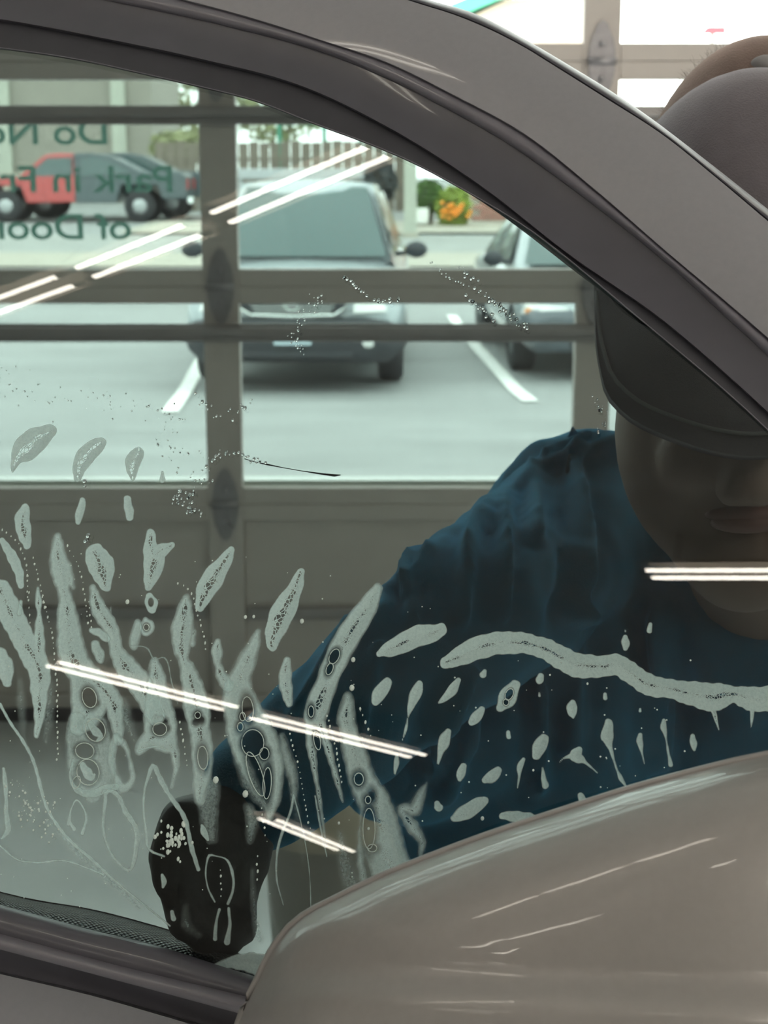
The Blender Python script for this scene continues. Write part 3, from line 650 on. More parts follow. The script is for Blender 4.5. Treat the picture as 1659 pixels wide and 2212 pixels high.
door = tag(empty('car_door', G(300, 2300, 0.02)), 'open taupe car door with black window trim, person behind its glass', 'car door')
def strip(name, ca, wa, cb, wb, bulge, mat, parent, thick=0.006, k=7, prof=None):
    V = []
    for i in range(NC):
        for j in range(k):
            t = j/(k-1); q = ca[i]*(1-t)+cb[i]*t; w = wa*(1-t)+wb*t+bulge*(4*t*(1-t)) if prof is None else prof(t)
            V.append(G(q[0], q[1], w))
    V = np.array(V); n = len(V); V2 = V-gn*thick; F_ = grid_faces(NC, k); F_ = [f[::-1] for f in F_]
    A = list(F_)+[tuple(n+i for i in f)[::-1] for f in F_]
    for i in range(NC-1):
        for j in (0, k-1):
            a, c = i*k+j, (i+1)*k+j; A.append((a, c, n+c, n+a) if j == 0 else (c, a, n+a, n+c))
    for i in (0, NC-1):
        for j in range(k-1): a, c = i*k+j, i*k+j+1; A.append((a, c, n+c, n+a))
    o = wobj(name, np.r_[V, V2], A, mat, parent); bm = bmesh.new(); bm.from_mesh(o.data); bmesh.ops.recalc_face_normals(bm, faces=bm.faces[:]); bm.to_mesh(o.data); bm.free()
    o.data.set_sharp_from_angle(angle=math.radians(40)); return o
strip('outer_seal', K[1], -.010, K[2], -.002, .004, 'rubber', door, .010)
strip('painted_frame', K[2], .003, K[3], .006, .0025, 'paint_taupe', door, .012)
strip('trim_bead', K[3], .0035, K[4], .003, .0025, 'trim_bead', door, .006)
strip('window_trim', K[4], .002, K[5], .0035, -.0012, 'trim_black', door, .004)
strip('run_channel', K[5], .0005, K[6], .0022, .0, 'channel_dark', door, .002)
tube('glass_edge_highlight', [G(q[0], q[1], .0024) for q in K[6]], .00028, 'trim_bead', door, 6)  # thin tube modelled as the highlight along the glass opening
strip('frame_core', K[2]*.85+K[3]*.15, -.020, K[6]*.3+K[5]*.7, -.030, -.004, 'channel_dark', door, .02)
strip('belt_seal', Bl[0], .006, Bl[1], .012, .002, 'trim_black', door, .008)
strip('belt_moulding', Bl[1], .012, Bl[2], .0155, .003, 'trim_bead', door, .008)
strip('belt_gap_strip', Bl[2], .011, Bl[3], .010, -.001, 'rubber', door, .008)
# lower skin of the door
V = []; KR = 16
for i in range(0, NC, 3):
    q = Bl[3][i]; p0 = G(q[0], q[1], .016); dx = np.array((0, 0, 0.))
    for j in range(KR):
        t = .66*j/(KR-1); V.append(p0-ev*t+gn*(.03*math.sin(min(1, t/.2)*math.pi/2)+.035*math.exp(-((t-.22)/.05)**2)*.3-.16*t*t))
nn = len(range(0, NC, 3)); V = np.array(V); F_ = [f[::-1] for f in grid_faces(nn, KR)]; n = len(V)
F_ += [tuple(n+i for i in f)[::-1] for f in F_]
for i in range(nn-1):
    for j in (0, KR-1): a, c = i*KR+j, (i+1)*KR+j; F_.append((a, c, n+c, n+a))
for i in (0, nn-1):
    for j in range(KR-1): a, c = i*KR+j, i*KR+j+1; F_.append((a, c, n+c, n+a))
wobj('door_skin', np.r_[V, V-gn*.11], F_, 'paint_taupe', door)
# rear post of the window frame (outside the picture)
V = []
for y in np.linspace(-330, 1900, 12):
    for x, w in ((-860, .0), (-850, .008), (-700, .008), (-690, 0), (-690, -.03), (-860, -.03)): V.append(G(x, y, w))
wobj('rear_post', V, grid_faces(12, 6, True), 'trim_black', door)
# window glass: curved pane
gl_t = K[5]*.6+K[6]*.4; gl_b = Bl[0]*.4+Bl[1]*.6; KG = 40; V = []
for i in range(NC):
    for j in range(KG):
        t = j/(KG-1); q = gl_t[i]*(1-t)+gl_b[i]*t; V.append(G(q[0], q[1], 0.0))
V = np.array(V); n = len(V); F_ = grid_faces(NC, KG)
back = [tuple(n+i for i in f)[::-1] for f in F_]
go = wobj('window_glass', V, F_, 'glass_clear', door)
go['label'] = 'clear curved side window glass'
fo = wobj('tint_film', V-gn*.0075, F_, 'film_tint'); tag(fo, 'smoky green tint film being smoothed onto the car window', 'window film')
# padded inner sill of the door, seen through the foot of the glass
Tt = resample([(-700, 1742), (-300, 1845), (0, 1926), (63, 1941), (190, 1962), (338, 2000), (422, 2025), (500, 2050), (532, 2070), (548, 2100), (552, 2116)], 90)
Tb = resample([(-700, 1795), (-300, 1902), (0, 1980), (169, 2025), (338, 2068), (464, 2105), (520, 2122), (548, 2130), (553, 2132), (556, 2134), (558, 2134)], 90)
V, UVm = [], []; L = 0; KP = 14; prev = None
for i in range(90):
    row = []
    for j in range(KP):
        t = j/(KP-1); q = Tb[i]*(1-t)+Tt[i]*t; w = -.012-.032*(1-math.cos(t*math.pi/2))-.002*math.sin(t*math.pi*2); row.append(G(q[0], q[1], w))
    if prev is not None: L += np.linalg.norm(row[0]-prev)
    prev = row[0]; c = 0
    for j in range(KP):
        if j: c += np.linalg.norm(row[j]-row[j-1])
        UVm.append((L, c)); V.append(row[j])
pad = wobj('sill_pad', V, [f[::-1] for f in grid_faces(90, KP)], 'pad_weave', door); pad['label'] = 'wet black woven sill pad'
uvl = pad.data.uv_layers.new(name='UVMap')
for l in pad.data.loops: uvl.data[l.index].uv = UVm[l.vertex_index]
for nd in MATS['pad_weave'].node_tree.nodes:
    if nd.type == 'TEX_WAVE': nd.inputs['Scale'].default_value = 240.0
# inner door trim below the pad
V = []
for i in range(0, 90, 4):
    q = Tt[i]; p0 = G(q[0], q[1], -.042)
    for j in range(6): V.append(p0-ev*.06*j-gn*.035*math.sin(j/5*math.pi/2))
wobj('inner_trim', V, grid_faces(len(range(0, 90, 4)), 6), 'channel_dark', door)
# wing mirror
OUT = [(500, 2350), (503, 2270), (514, 2212), (556, 2117), (591, 2047), (626, 2002), (668, 1970), (710, 1949), (779, 1914), (849, 1883), (919, 1855), (1059, 1803), (1199, 1757), (1338, 1712), (1478, 1673), (1659, 1631), (1800, 1612), (1930, 1630), (2010, 1720), (2040, 1900), (2030, 2150), (1960, 2350), (1800, 2470), (1500, 2540), (1150, 2570), (800, 2550), (600, 2490), (520, 2420), (500, 2350)]
O_ = resample(OUT, 121)[:-1]; cen = np.array((1290., 2110.)); mir = None; RN = 22
def s_fade(s): return float(np.clip((1-s)*5, 0, 1))
def mdepth(q, s):
    t = np.clip((q[1]-(2075+.035*(q[0]-900)))/110, 0, 1); t = t*t*(3-2*t)
    return .535-.000035*(q[0]-cen[0])-.010*t*s_fade(s)
V = []
for r in range(RN+1):
    s = 1-(r/RN); 
    for q in O_:
        p = cen+(q-cen)*s; V.append(P(p[0], p[1], mdepth(p, s)-.048*(1-s**3.0)**.60))
F_ = grid_faces(RN+1, 120, True)
mo = wobj('mirror_housing', V, F_, 'paint_mirror', door); mo['label'] = 'taupe wing mirror housing'
V = []
for r in range(9):
    a = r/8*math.pi/2; s = math.cos(a)
    for q in O_:
        p = cen+(q-cen)*max(s, .01); V.append(P(p[0], p[1], mdepth(p, s)+.06*math.sin(a)))
bk = wobj('mirror_shell_back', V, [f[::-1] for f in grid_faces(9, 120, True)], 'paint_mirror', None); bk.parent = mo; bk.location = np.array(bk.location)-np.array(door.location)-np.array(mo.location)
lo = O_*0; rim = [P(q[0], q[1], mdepth(q, 1)) for q in O_]; v, f = tubev(rim+[rim[0]], .0016, 6, False)
rm = wobj('housing_edge', v, f, 'paint_mirror', None); rm.parent = mo; rm.location = np.array(rm.location)-np.array(door.location)-np.array(mo.location)
ar = [P(1750, 2350, .56), G(1900, 2500, .03), G(1960, 2560, .0)]
tube('mirror_arm', ar, [.03, .028, .03], 'trim_black', door, 14)
# ================================================================== the person behind the door
per = tag(empty('person', (0.33, 1.42, 0.0)), 'person in dark cap and teal shirt leaning to wipe the car window, black glove', 'person')
Hd = np.stack([Rt, -Fw, Up], 1)      # columns: right, towards camera, up
def E(px, py, d, r, seg=22, rings=14): return ellv(P(px, py, d), r, seg, rings, Hd)
neck0, neck1 = P(1650, 1060, .93), P(1700, 1330, 1.04)
shR, shL = P(1262, 1150, 1.10), P(2190, 1230, 1.13)
elR, wrR = P(1010, 1335, .90), G(560, 1705, -.085)
elL, wrL = P(2400, 1800, 1.04), G(2020, 1950, -.10)
chest = P(1720, 1480, 1.16); pel = np.array((.34, 1.50, .88)); belly = chest*.45+pel*.55+np.array((-.03, -.05, -.02))
head = [E(1622, 700, .905, (.080, .098, .105)), E(1592, 930, .865, (.069, .062, .085)), capsule(P(1470, 1060, .875), P(1560, 1190, .845), .027, .026), capsule(P(1740, 1080, .875), P(1645, 1190, .845), .026, .026), E(1610, 1150, .85, (.040, .035, .045)),
        capsule(P(1612, 900, .800), P(1612, 1040, .790), .010, .013), E(1585, 1058, .792, (.010, .012, .010)), E(1640, 1058, .792, (.010, .012, .010)), E(1520, 985, .825, (.026, .026, .024)), E(1705, 985, .825, (.026, .026, .024)),
        E(1352, 800, .935, (.008, .020, .026)), E(1900, 860, .925, (.010, .022, .030))]
body = head+[capsule(neck0, neck1, .050, .058), capsule(shR, neck1, .050, .06), capsule(shL, neck1, .050, .06), ellv(chest, (.155, .10, .16)), ellv(belly, (.14, .10, .14)), ellv(pel, (.15, .11, .11))]
body += [capsule(shR*.85+chest*.15, shR, .06, .05), capsule(shL*.85+chest*.15, shL, .06, .05), capsule(chest, belly, .11, .11), capsule(belly, pel, .11, .11), capsule(shR, chest, .06, .09), capsule(shL, chest, .06, .09)]
body += chain([(shR, .052), (elR, .040), (wrR, .027)])+chain([(shL, .052), (elL, .040), (wrL, .027)])
for s in (-1, 1):
    hip = pel+np.array((s*.09, 0, -.04)); kn = np.array((.34+s*.12, 1.42, .47)); an = np.array((.34+s*.13, 1.55, .09))
    body += chain([(hip, .085), (kn, .055), (an, .038)])+[capsule(an+np.array((0, .02, -.045)), an+np.array((s*.02, -.16, -.055)), .035, .03)]
KN = [(415, 1835), (455, 1850), (495, 1862), (530, 1866)]; PI_ = [(388, 1925), (432, 1948), (478, 1958), (518, 1948)]; TP = [(400, 1996), (444, 2024), (490, 2032), (524, 2010)]; DW = (0, .010, .022, .034)
def hand(k, kn, pi, tp, wrist, dx=0, dy=0, DW=DW):
    o = []
    for i in range(4):
        a = G(kn[i][0]+dx, kn[i][1]+dy, -.034-DW[i]); b_ = G(pi[i][0]+dx, pi[i][1]+dy, -.030-DW[i]); c = G(tp[i][0]+dx, tp[i][1]+dy, -.0195-DW[i]*.8)
        rr = (.0098, .0102, .0098, .0088)[i]*k; o += [capsule(wrist*.55+a*.45, a, .013*k, .0125*k), capsule(wrist, wrist*.55+a*.45, .020*k, .014*k)]+chain([(a, .0112*k), (b_, rr), (c, rr*.88)])
    a = wrist*.6+G(kn[0][0]+dx, kn[0][1]+dy, -.034)*.4; b_ = G(398+dx, 1775+dy, -.036); c = G(368+dx, 1850+dy, -.026); d = G(372+dx, 1905+dy, -.020)
    return o+chain([(a, .014*k), (b_, .0125*k), (c, .0108*k), (d, .0095*k)])
body += hand(.72, KN, PI_, TP, wrR)+hand(.85, [(425, 1835), (502, 1852), (580, 1866), (658, 1868)], [(380, 1935), (475, 1970), (572, 1980), (665, 1955)], [(385, 2010), (472, 2060), (572, 2070), (662, 2020)], wrL, 1460, 120, (0, 0, 0, 0))
bo = fuse('body', body, 'skin', per, .0045, 4)
# shirt
def fold(pts, r): return chain([(P(p[0], p[1], p[2]-.010), r*1.15*k) for p, k in zip(pts, [.8]+[1]*(len(pts)-2)+[.6])])
sh = [capsule(shR, neck1+np.array((0, .03, -.02)), .064, .072), capsule(shL, neck1+np.array((0, .03, -.02)), .064, .072), ellv(chest, (.168, .112, .175)), ellv(belly, (.16, .118, .16)), ellv(pel+np.array((0, 0, .02)), (.165, .125, .11)), capsule(chest, belly, .122, .124), capsule(belly, pel, .124, .124), capsule(shR, chest, .074, .104), capsule(shL, chest, .074, .104),
      capsule(shR, P(1180, 1560, 1.08), .066, .085), capsule(P(1180, 1560, 1.08), P(1020, 1760, 1.06), .085, .06), capsule(P(1100, 1540, 1.05), P(860, 1640, 1.0), .06, .045), capsule(chest, P(1150, 1750, 1.15), .12, .10)]
sh += [capsule(shL, shL*.3+neck1*.7+np.array((.02, 0, -.02)), .068, .068), capsule(shR, shR*.45+neck1*.55+np.array((0, 0, -.02)), .066, .066)]
sh += [capsule(P(1490, 1375, 1.03), P(1680, 1420, .99), .032, .032), capsule(P(1680, 1420, .99), P(1860, 1375, 1.03), .032, .032)]
sh += chain([(shR, .066), (elR, .050), (wrR*.99+elR*.01, .032)])+chain([(shL, .066), (elL, .053), (wrL*.93+elL*.07, .039)])
sh += fold([(1250, 1000, 1.045), (1245, 1080, 1.03), (1258, 1250, 1.025), (1250, 1400, 1.03)], .011)+fold([(1130, 1060, 1.03), (1105, 1150, 1.0), (1095, 1300, .985)], .009)
sh += fold([(1060, 1090, 1.02), (1015, 1160, .985), (1005, 1260, .965), (985, 1360, .95)], .010)+fold([(905, 1200, .905), (880, 1270, .875), (890, 1370, .868)], .009)+fold([(1330, 960, 1.06), (1260, 965, 1.05), (1180, 985, 1.045)], .009)
sh += fold([(800, 1330, .85), (815, 1400, .83), (800, 1480, .825)], .008)+fold([(1010, 1480, .97), (1000, 1600, .97), (960, 1720, .98)], .011)+fold([(1180, 1350, 1.02), (1175, 1500, 1.01), (1150, 1650, 1.02)], .010)+fold([(1420, 1340, 1.06), (1400, 1450, 1.05), (1390, 1600, 1.05)], .010)
def wrinkle(co, nr):
    out = co.copy()
    for i in range(len(co)):
        c = co[i]; h = pnoise(Vector((c[0]*24+c[2]*9, c[1]*14, c[2]*6)))*.0042+pnoise(Vector((c[0]*60, c[1]*60, c[2]*22)))*.0014; out[i] = c+nr[i]*h
    return out
FOLDS = [([(1245, 965), (1240, 1000), (1252, 1080), (1258, 1200), (1250, 1330)], .011, 15), ([(1150, 1000), (1160, 1080), (1163, 1150)], .006, 12), ([(1100, 1060), (1092, 1150), (1092, 1250), (1085, 1330)], .008, 12), ([(1075, 1075), (1030, 1120), (1015, 1160), (1008, 1230), (995, 1340)], .011, 15),
  ([(882, 1185), (868, 1230), (885, 1290), (892, 1350)], .009, 11), ([(960, 1130), (915, 1190), (885, 1260)], .007, 13), ([(1345, 948), (1290, 958), (1245, 968), (1120, 1030)], .006, 11), ([(1245, 1330), (1240, 1480), (1235, 1620)], .009, 18), ([(1170, 1500), (1165, 1700)], .009, 16), ([(1420, 1330), (1430, 1500), (1425, 1650)], .009, 20), ([(760, 1340), (700, 1440), (640, 1540), (600, 1600)], .006, 14), ([(1010, 1450), (960, 1560), (930, 1660)], .010, 18), ([(820, 1400), (790, 1500), (770, 1600)], .007, 14)]
def drape(co, nr):
    co = wrinkle(co, nr); rel = co-CAM; dz = rel@Fw; px = W_/2+FPX*(rel@Rt)/dz; py = H_/2-FPX*(rel@Up)/dz
    face = np.clip(-(nr*rel).sum(1)/np.linalg.norm(rel, axis=1)*2.5, 0, 1); add = np.zeros(len(co))
    for pts, amp, wd_ in FOLDS:
        q = resample(pts, 24); d = np.full(len(co), 1e9); side = np.zeros(len(co))
        for i in range(23):
            a, b_ = q[i], q[i+1]; e = b_-a; t = np.clip(((px-a[0])*e[0]+(py-a[1])*e[1])/(e@e), 0, 1); dd = np.hypot(px-a[0]-e[0]*t, py-a[1]-e[1]*t); d = np.minimum(d, dd)
        add += amp*(np.exp(-(d/wd_)**2)-.45*np.exp(-((d-wd_*2.4)/(wd_*1.2))**2))
    return co+nr*(add*face)[:, None]
so = fuse('shirt', sh, 'shirt_teal', per, .0045, 4, drape); so['label'] = 'loose teal shirt with long sleeve'
# shoulder seam and cuff
tube('shoulder_seam', [P(x, y, d) for x, y, d in ((1352, 962, 1.068), (1300, 957, 1.046), (1250, 962, 1.034), (1232, 985, 1.022), (1226, 1020, 1.012))], .0016, 'seam_teal', None, 6).parent = so
sm = [o for o in COL.objects if o.name.startswith('shoulder_seam')][0]; sm.location = np.array(sm.location)-np.array(so.location)-np.array(per.location)
gv = fuse('glove', hand(1.0, KN, PI_, TP, wrR)+chain([(wrR, .028), (wrR*.8+elR*.2, .029)]), 'glove_black', per, .003, 5); gv['label'] = 'wet black glove pressing on the window'
tr = []
for s in (-1, 1):
    hip = pel+np.array((s*.09, 0, -.04)); kn = np.array((.34+s*.12, 1.42, .47)); an = np.array((.34+s*.13, 1.55, .11))
    tr += chain([(hip, .104), (kn, .074), (an, .062)])
tr += [ellv(pel+np.array((0, 0, -.03)), (.165, .128, .11))]
fuse('trousers', tr, 'trousers', per, .010, 5)
for s in (-1, 1):
    an = np.array((.34+s*.13, 1.55, .09)); shp = [capsule(an+np.array((0, .03, -.04)), an+np.array((s*.02, -.17, -.048)), .046, .04), capsule(an+np.array((0, .01, .0)), an+np.array((0, .01, -.04)), .05, .05)]
    fl = lambda co, nr: np.c_[co[:, 0], co[:, 1], np.maximum(co[:, 2], .012)]
    fuse('shoe', shp, 'shoe', per, .008, 4, fl)
# face details
def onface(name, px, py, d, r, mat):
    o = ell(name, P(px, py, d), r, mat, None, Hd, 14, 10); o.parent = bo; o.location = np.array(o.location)-np.array(bo.location)-np.array(per.location); return o
for x in (1530, 1695):
    e_ = onface('eye', x, 925, .828, (.012, .010, .010), 'eye_white'); 
    i_ = ell('iris', P(x, 930, .8185), (.0055, .003, .0055), 'iris', None, Hd, 10, 6); i_.parent = e_; i_.location = P(x, 930, .8185)-P(x, 925, .828)
    onface('eyebrow', x, 888, .815, (.02, .006, .004), 'hair_brown')
onface('upper_lip', 1612, 1112, .806, (.022, .007, .0045), 'lip'); onface('lower_lip', 1612, 1130, .807, (.019, .008, .0055), 'lip')
hr = fuse('hair', [E(1622, 690, .925, (.084, .100, .10)), E(1420, 760, .93, (.018, .03, .03)), E(1845, 800, .93, (.022, .03, .04))], 'hair_brown', per, .006, 4); hr['label'] = 'short brown hair under the cap'
# cap: crown, rear panel, brim, button
cap = empty('cap', np.array((0, 0, 0.))); cap.parent = per; bpy.data.objects.remove(cap)
def dome(c, r, lo=-.45, seg=40, rings=18):
    V = []
    for i in range(rings+1):
        a = (math.pi/2-math.asin(lo))*i/rings
        for k in range(seg):
            q = 2*math.pi*k/seg; ridge = 1+.006*abs(math.cos(3*q))**6
            V.append(c+Hd@np.array((r[0]*math.sin(a+1e-3)*math.cos(q)*ridge, r[1]*math.sin(a+1e-3)*math.sin(q)*ridge, r[2]*math.cos(a))))
    return V, grid_faces(rings+1, seg, True)
v, f = dome(P(1622, 622, .885), (.086, .108, .123)); cr = wobj('cap', v, f, 'cap_cloth', per); cr['label'] = 'dark cloth peaked cap'
def sub(o, par): o.parent = par; o.location = np.array(o.location)-np.array(par.location)-np.array(per.location); return o
v, f = dome(P(1645, 520, .955), (.080, .085, .125), -.2); sub(wobj('rear_panel', v, f, 'cap_brown'), cr)
v, f = ellv(P(1652, 142, .905), (.009, .009, .006), 14, 8, Hd); sub(wobj('button', v, f, 'cap_button'), cr)
ip = resample([(1288, 560, .89), (1330, 660, .845), (1430, 720, .805), (1622, 752, .785), (1810, 720, .805), (1910, 660, .845), (1955, 560, .89)], 40)
op = resample([(1284, 590, .88), (1296, 790, .83), (1312, 850, .812), (1350, 893, .796), (1450, 945, .775), (1622, 985, .765), (1800, 945, .775), (1900, 880, .80), (1950, 600, .88)], 40)
V = []
for i in range(40):
    for j in range(8):
        t = j/7; a = P(*ip[i]); b_ = P(*op[i]); V.append(a*(1-t)+b_*t+Up*.006*4*t*(1-t))
V = np.array(V); n = len(V); F_ = grid_faces(40, 8); A = F_+[tuple(n+i for i in q)[::-1] for q in F_]
for i in range(39): A.append((i*8+7, (i+1)*8+7, n+(i+1)*8+7, n+i*8+7))
bq = sub(wobj('brim', np.r_[V, V+Fw*.004-Up*.002], A, 'cap_cloth'), cr)
for k in (.86,):
    pts = [P(*(ip[i]*(1-k)+op[i]*k))+Up*.0035-Fw*.002 for i in range(2, 38)]; v, f = tubev(pts, .0011, 5); sub(wobj('brim_stitch', v, f, 'cap_button'), cr)
# fine lint standing off the cap, backlit
V, F_ = [], []; rng = np.random.RandomState(5)
for i in range(260):
    q = rng.uniform(1.75, 2.9); c = P(1645, 520, .955)+Hd@np.array((.080*math.cos(q), rng.uniform(-.01, .01), .125*math.sin(q))); dr = Hd@np.array((math.cos(q)+rng.normal()*.5, rng.normal()*.2, math.sin(q)+rng.normal()*.5)); L = rng.uniform(.001, .0045)
    s = Hd@np.array((.00004, 0, .00004)); m = c+dr*L*.6+rng.normal(size=3)*.0008; e_ = c+dr*L; i0 = len(V); V += [c-s, c+s, m+s, m-s, e_]; F_ += [(i0, i0+1, i0+2, i0+3), (i0+3, i0+2, i0+4)]
lt = sub(wobj('lint', V, F_, 'cap_brown', None, False), cr); lt['kind'] = 'stuff'

# ================================================================== soap foam trapped between glass and film
FOAM_G = 'soap foam patches on the car window'
def foam_mesh(strokes, holes=(), h=2.6, soft=2.5, wob=1.3, seed=0):
    seg = []
    for s in strokes:
        if len(s) == 1: s = [s[0], (s[0][0]+.5, s[0][1]+1.0, s[0][2])]
        if len(s) > 2:
            s = list(s)
            for e_, n_ in ((0, 1), (-1, -2)):                    # blunt, rounded ends
                if s[e_][2] >= 5: s[e_] = (s[e_][0], s[e_][1], max(s[e_][2], .6*s[n_][2]))
            r = resample(s, max(3, len(s)*4)); s = [(q[0], q[1], max(q[2], 1.0)) for q in r]
        seg += list(zip(s[:-1], s[1:]))
    rm = max(max(a[2], b_[2]) for a, b_ in seg); xs_ = [c for a, b_ in seg for c in (a[0], b_[0])]; ys_ = [c for a, b_ in seg for c in (a[1], b_[1])]
    h = min(h, max(.9, rm/4)); x0, x1, y0, y1 = min(xs_)-rm-6, max(xs_)+rm+6, min(ys_)-rm-6, max(ys_)+rm+6
    gx = np.arange(x0, x1+h, h); gy = np.arange(y0, y1+h, h); X, Y = np.meshgrid(gx, gy, indexing='ij')
    def field(X, Y):
        D = np.full(X.shape, 1e9); R = np.ones(X.shape)
        for a, b_ in seg:
            ax, ay, ra = a; dx, dy = b_[0]-ax, b_[1]-ay; l2 = dx*dx+dy*dy+1e-9; t = np.clip(((X-ax)*dx+(Y-ay)*dy)/l2, 0, 1); r = ra+(b_[2]-ra)*t
            d = np.hypot(X-ax-dx*t, Y-ay-dy*t)-r; m = d < D; D = np.where(m, d, D); R = np.where(m, np.maximum(r, 1), R)
        D = D+np.minimum(wob, R*.12)*(np.sin(X*.11+seed)*np.cos(Y*.09+seed*1.7)+.6*np.sin(X*.23+Y*.19+seed*.6))
        core = np.clip(-D/R, 0, 1)
        for (hx, hy, ra, rb, an) in holes:
            c, s = math.cos(math.radians(an)), math.sin(math.radians(an)); u = (X-hx)*c+(Y-hy)*s; v = -(X-hx)*s+(Y-hy)*c
            e = (np.sqrt((u/ra)**2+(v/rb)**2)-1)*min(ra, rb); D = np.maximum(D, -e); core = np.minimum(core, np.clip(e/6, 0, 1))
        return D, core
    D, core = field(X, Y); Dc = (D[:-1, :-1]+D[1:, :-1]+D[:-1, 1:]+D[1:, 1:])/4; ins = Dc < 0
    gX, gY = np.gradient(D, h); gm = np.maximum(np.hypot(gX, gY), .3); cnt = np.zeros(D.shape, int)
    for i in (0, 1):
        for j in (0, 1): cnt[i:D.shape[0]-1+i, j:D.shape[1]-1+j] += ins
    bd = (cnt > 0) & (cnt < 4); step = np.clip(D, -h*1.2, h*1.2); X2 = np.where(bd, X-gX/gm**2*step, X); Y2 = np.where(bd, Y-gY/gm**2*step, Y); D2 = np.where(bd, 0, D)
    idx = -np.ones(D.shape, int); use = cnt > 0; idx[use] = np.arange(use.sum())
    I, J = np.nonzero(ins); F_ = np.c_[idx[I, J], idx[I+1, J], idx[I+1, J+1], idx[I, J+1]]
    return np.c_[X2[use], Y2[use]], F_.tolist(), -D2[use]/max(soft, .5), core[use]
def Gv(xy, w):
    d = Fw+np.outer((xy[:, 0]-W_/2)/FPX, Rt)-np.outer((xy[:, 1]-H_/2)/FPX, Up); k = np.zeros(len(xy))
    for _ in range(6):
        s = ((G0-CAM)@gn+k+w)/(d@gn); p = CAM+d*s[:, None]; v = (p-G0)@ev; k = -v*v/(2*RG)
    return p
def foam(label, strokes, holes=(), dens=1.0, soft=2.5, core=1.0, mat='foam', name='foam_patch', cat='foam', group=FOAM_G, layer=0.0):
    seed = len(label)+strokes[0][0][0]*.01
    xy, F_, dep, cor = foam_mesh(strokes, holes, soft=soft, seed=seed)
    if not len(F_): return
    w = -.0045-layer-.0012*np.clip(dep*soft/25, 0, 1)
    V = Gv(xy, w); o = wobj(name, V, F_, mat)
    me = o.data
    for nm, a in (('depth', np.clip(dep/5, 0, 1)), ('dens', np.full(len(V), dens)), ('core', cor*core)):
        at = me.attributes.new(nm, 'FLOAT', 'POINT'); at.data.foreach_set('value', a.astype(np.float32))
    tag(o, label, cat, group)
    for (hx, hy, ra, rb, an) in holes:                        # large bubbles: a bright thin film rim round each hole
        if min(ra, rb) < 6: continue
        c, s = math.cos(math.radians(an)), math.sin(math.radians(an)); q = np.linspace(0, 2*math.pi, 25)
        pts = np.c_[hx+ra*np.cos(q)*c-rb*np.sin(q)*s, hy+ra*np.cos(q)*s+rb*np.sin(q)*c]; v, f = tubev(list(Gv(pts, np.full(25, -.0042))), .00022, 6, False)
        r_ = wobj('bubble_rim', v, f, 'bubble'); r_.parent = o; r_.location = np.array(r_.location)-np.array(o.location)
    return o
b = N('bubble'); d1 = b.n('BsdfDiffuse'); d1.inputs[0].default_value = (.95, 1, .98, 1); d2 = b.n('BsdfTranslucent'); d2.inputs[0].default_value = (.95, 1, .98, 1)
mx = b.n('MixShader'); mx.inputs[0].default_value = .5; b.set(mx, 1, d1.outputs[0]); b.set(mx, 2, d2.outputs[0]); b.surf(mx.outputs[0])
# --- over the bright car park
foam('largest kite-shaped foam patch over the bright car park', [[(27, 1019, 3), (38, 988, 16), (60, 965, 30), (84, 946, 26), (108, 932, 6)]], [], 1, core=.95)
foam('middle leaf-shaped foam patch over the bright car park', [[(168, 1030, 6), (172, 1005, 17), (185, 985, 20), (205, 965, 18), (220, 954, 6)]])
foam('small almond foam patch over the bright car park', [[(287, 1036, 4), (285, 1015, 13), (290, 993, 18), (300, 975, 10), (300, 968, 4)]])
foam('tiny drop of foam over the bright car park', [[(351, 1020, 4), (350, 1036, 8)]], core=.3)
# --- single blobs in front of the door panel
foam('foam blob near the window edge just below the white sill line', [[(55, 1098, 8), (48, 1125, 18), (52, 1150, 17), (58, 1178, 6)]], core=.9)
foam('slim grain-shaped foam dab under the white sill line', [[(178, 1080, 6), (174, 1105, 11), (168, 1128, 6)]], core=.3)
foam('short upright foam dab under the white sill line', [[(275, 1078, 9), (278, 1105, 11), (281, 1118, 9)]], core=.3)
foam('curved foam sliver at the picture edge over the door panel', [[(5, 1168, 6), (22, 1195, 12), (38, 1230, 12), (45, 1265, 8)]], core=.5)
foam('rounded pear-shaped foam blob with cells in its middle', [[(205, 1195, 22), (218, 1222, 30), (225, 1250, 20), (228, 1268, 10)]])
foam('foam blob with a pointed ear like a fox head', [[(326, 1150, 5), (325, 1180, 16), (333, 1210, 24), (325, 1250, 16), (321, 1268, 10)], [(333, 1200, 18), (355, 1185, 14), (370, 1178, 6)]], core=.9)
foam('slanted leaf of foam over the dark door stile', [[(500, 1188, 6), (485, 1212, 16), (458, 1252, 25), (438, 1290, 18), (432, 1312, 6)]])
foam('large slanted foam leaf right of the dark door stile', [[(650, 1236, 6), (635, 1275, 18), (610, 1325, 28), (592, 1370, 20), (587, 1395, 5)]])
foam('small foam ring under the fox head blob', [[(322, 1288, 9), (326, 1303, 15), (330, 1318, 8)]], [(326, 1301, 5, 8, 0)], core=.4)
def foamw(label, strokes, *a, **k): return foam(label, [[(x, y, r*1.16+.8) for x, y, r in q] for q in strokes], *a[:2], **{'soft': (a[2]*1.8 if len(a) > 2 else 4.0), 'core': (a[3] if len(a) > 3 else k.get('core', 1.0))})
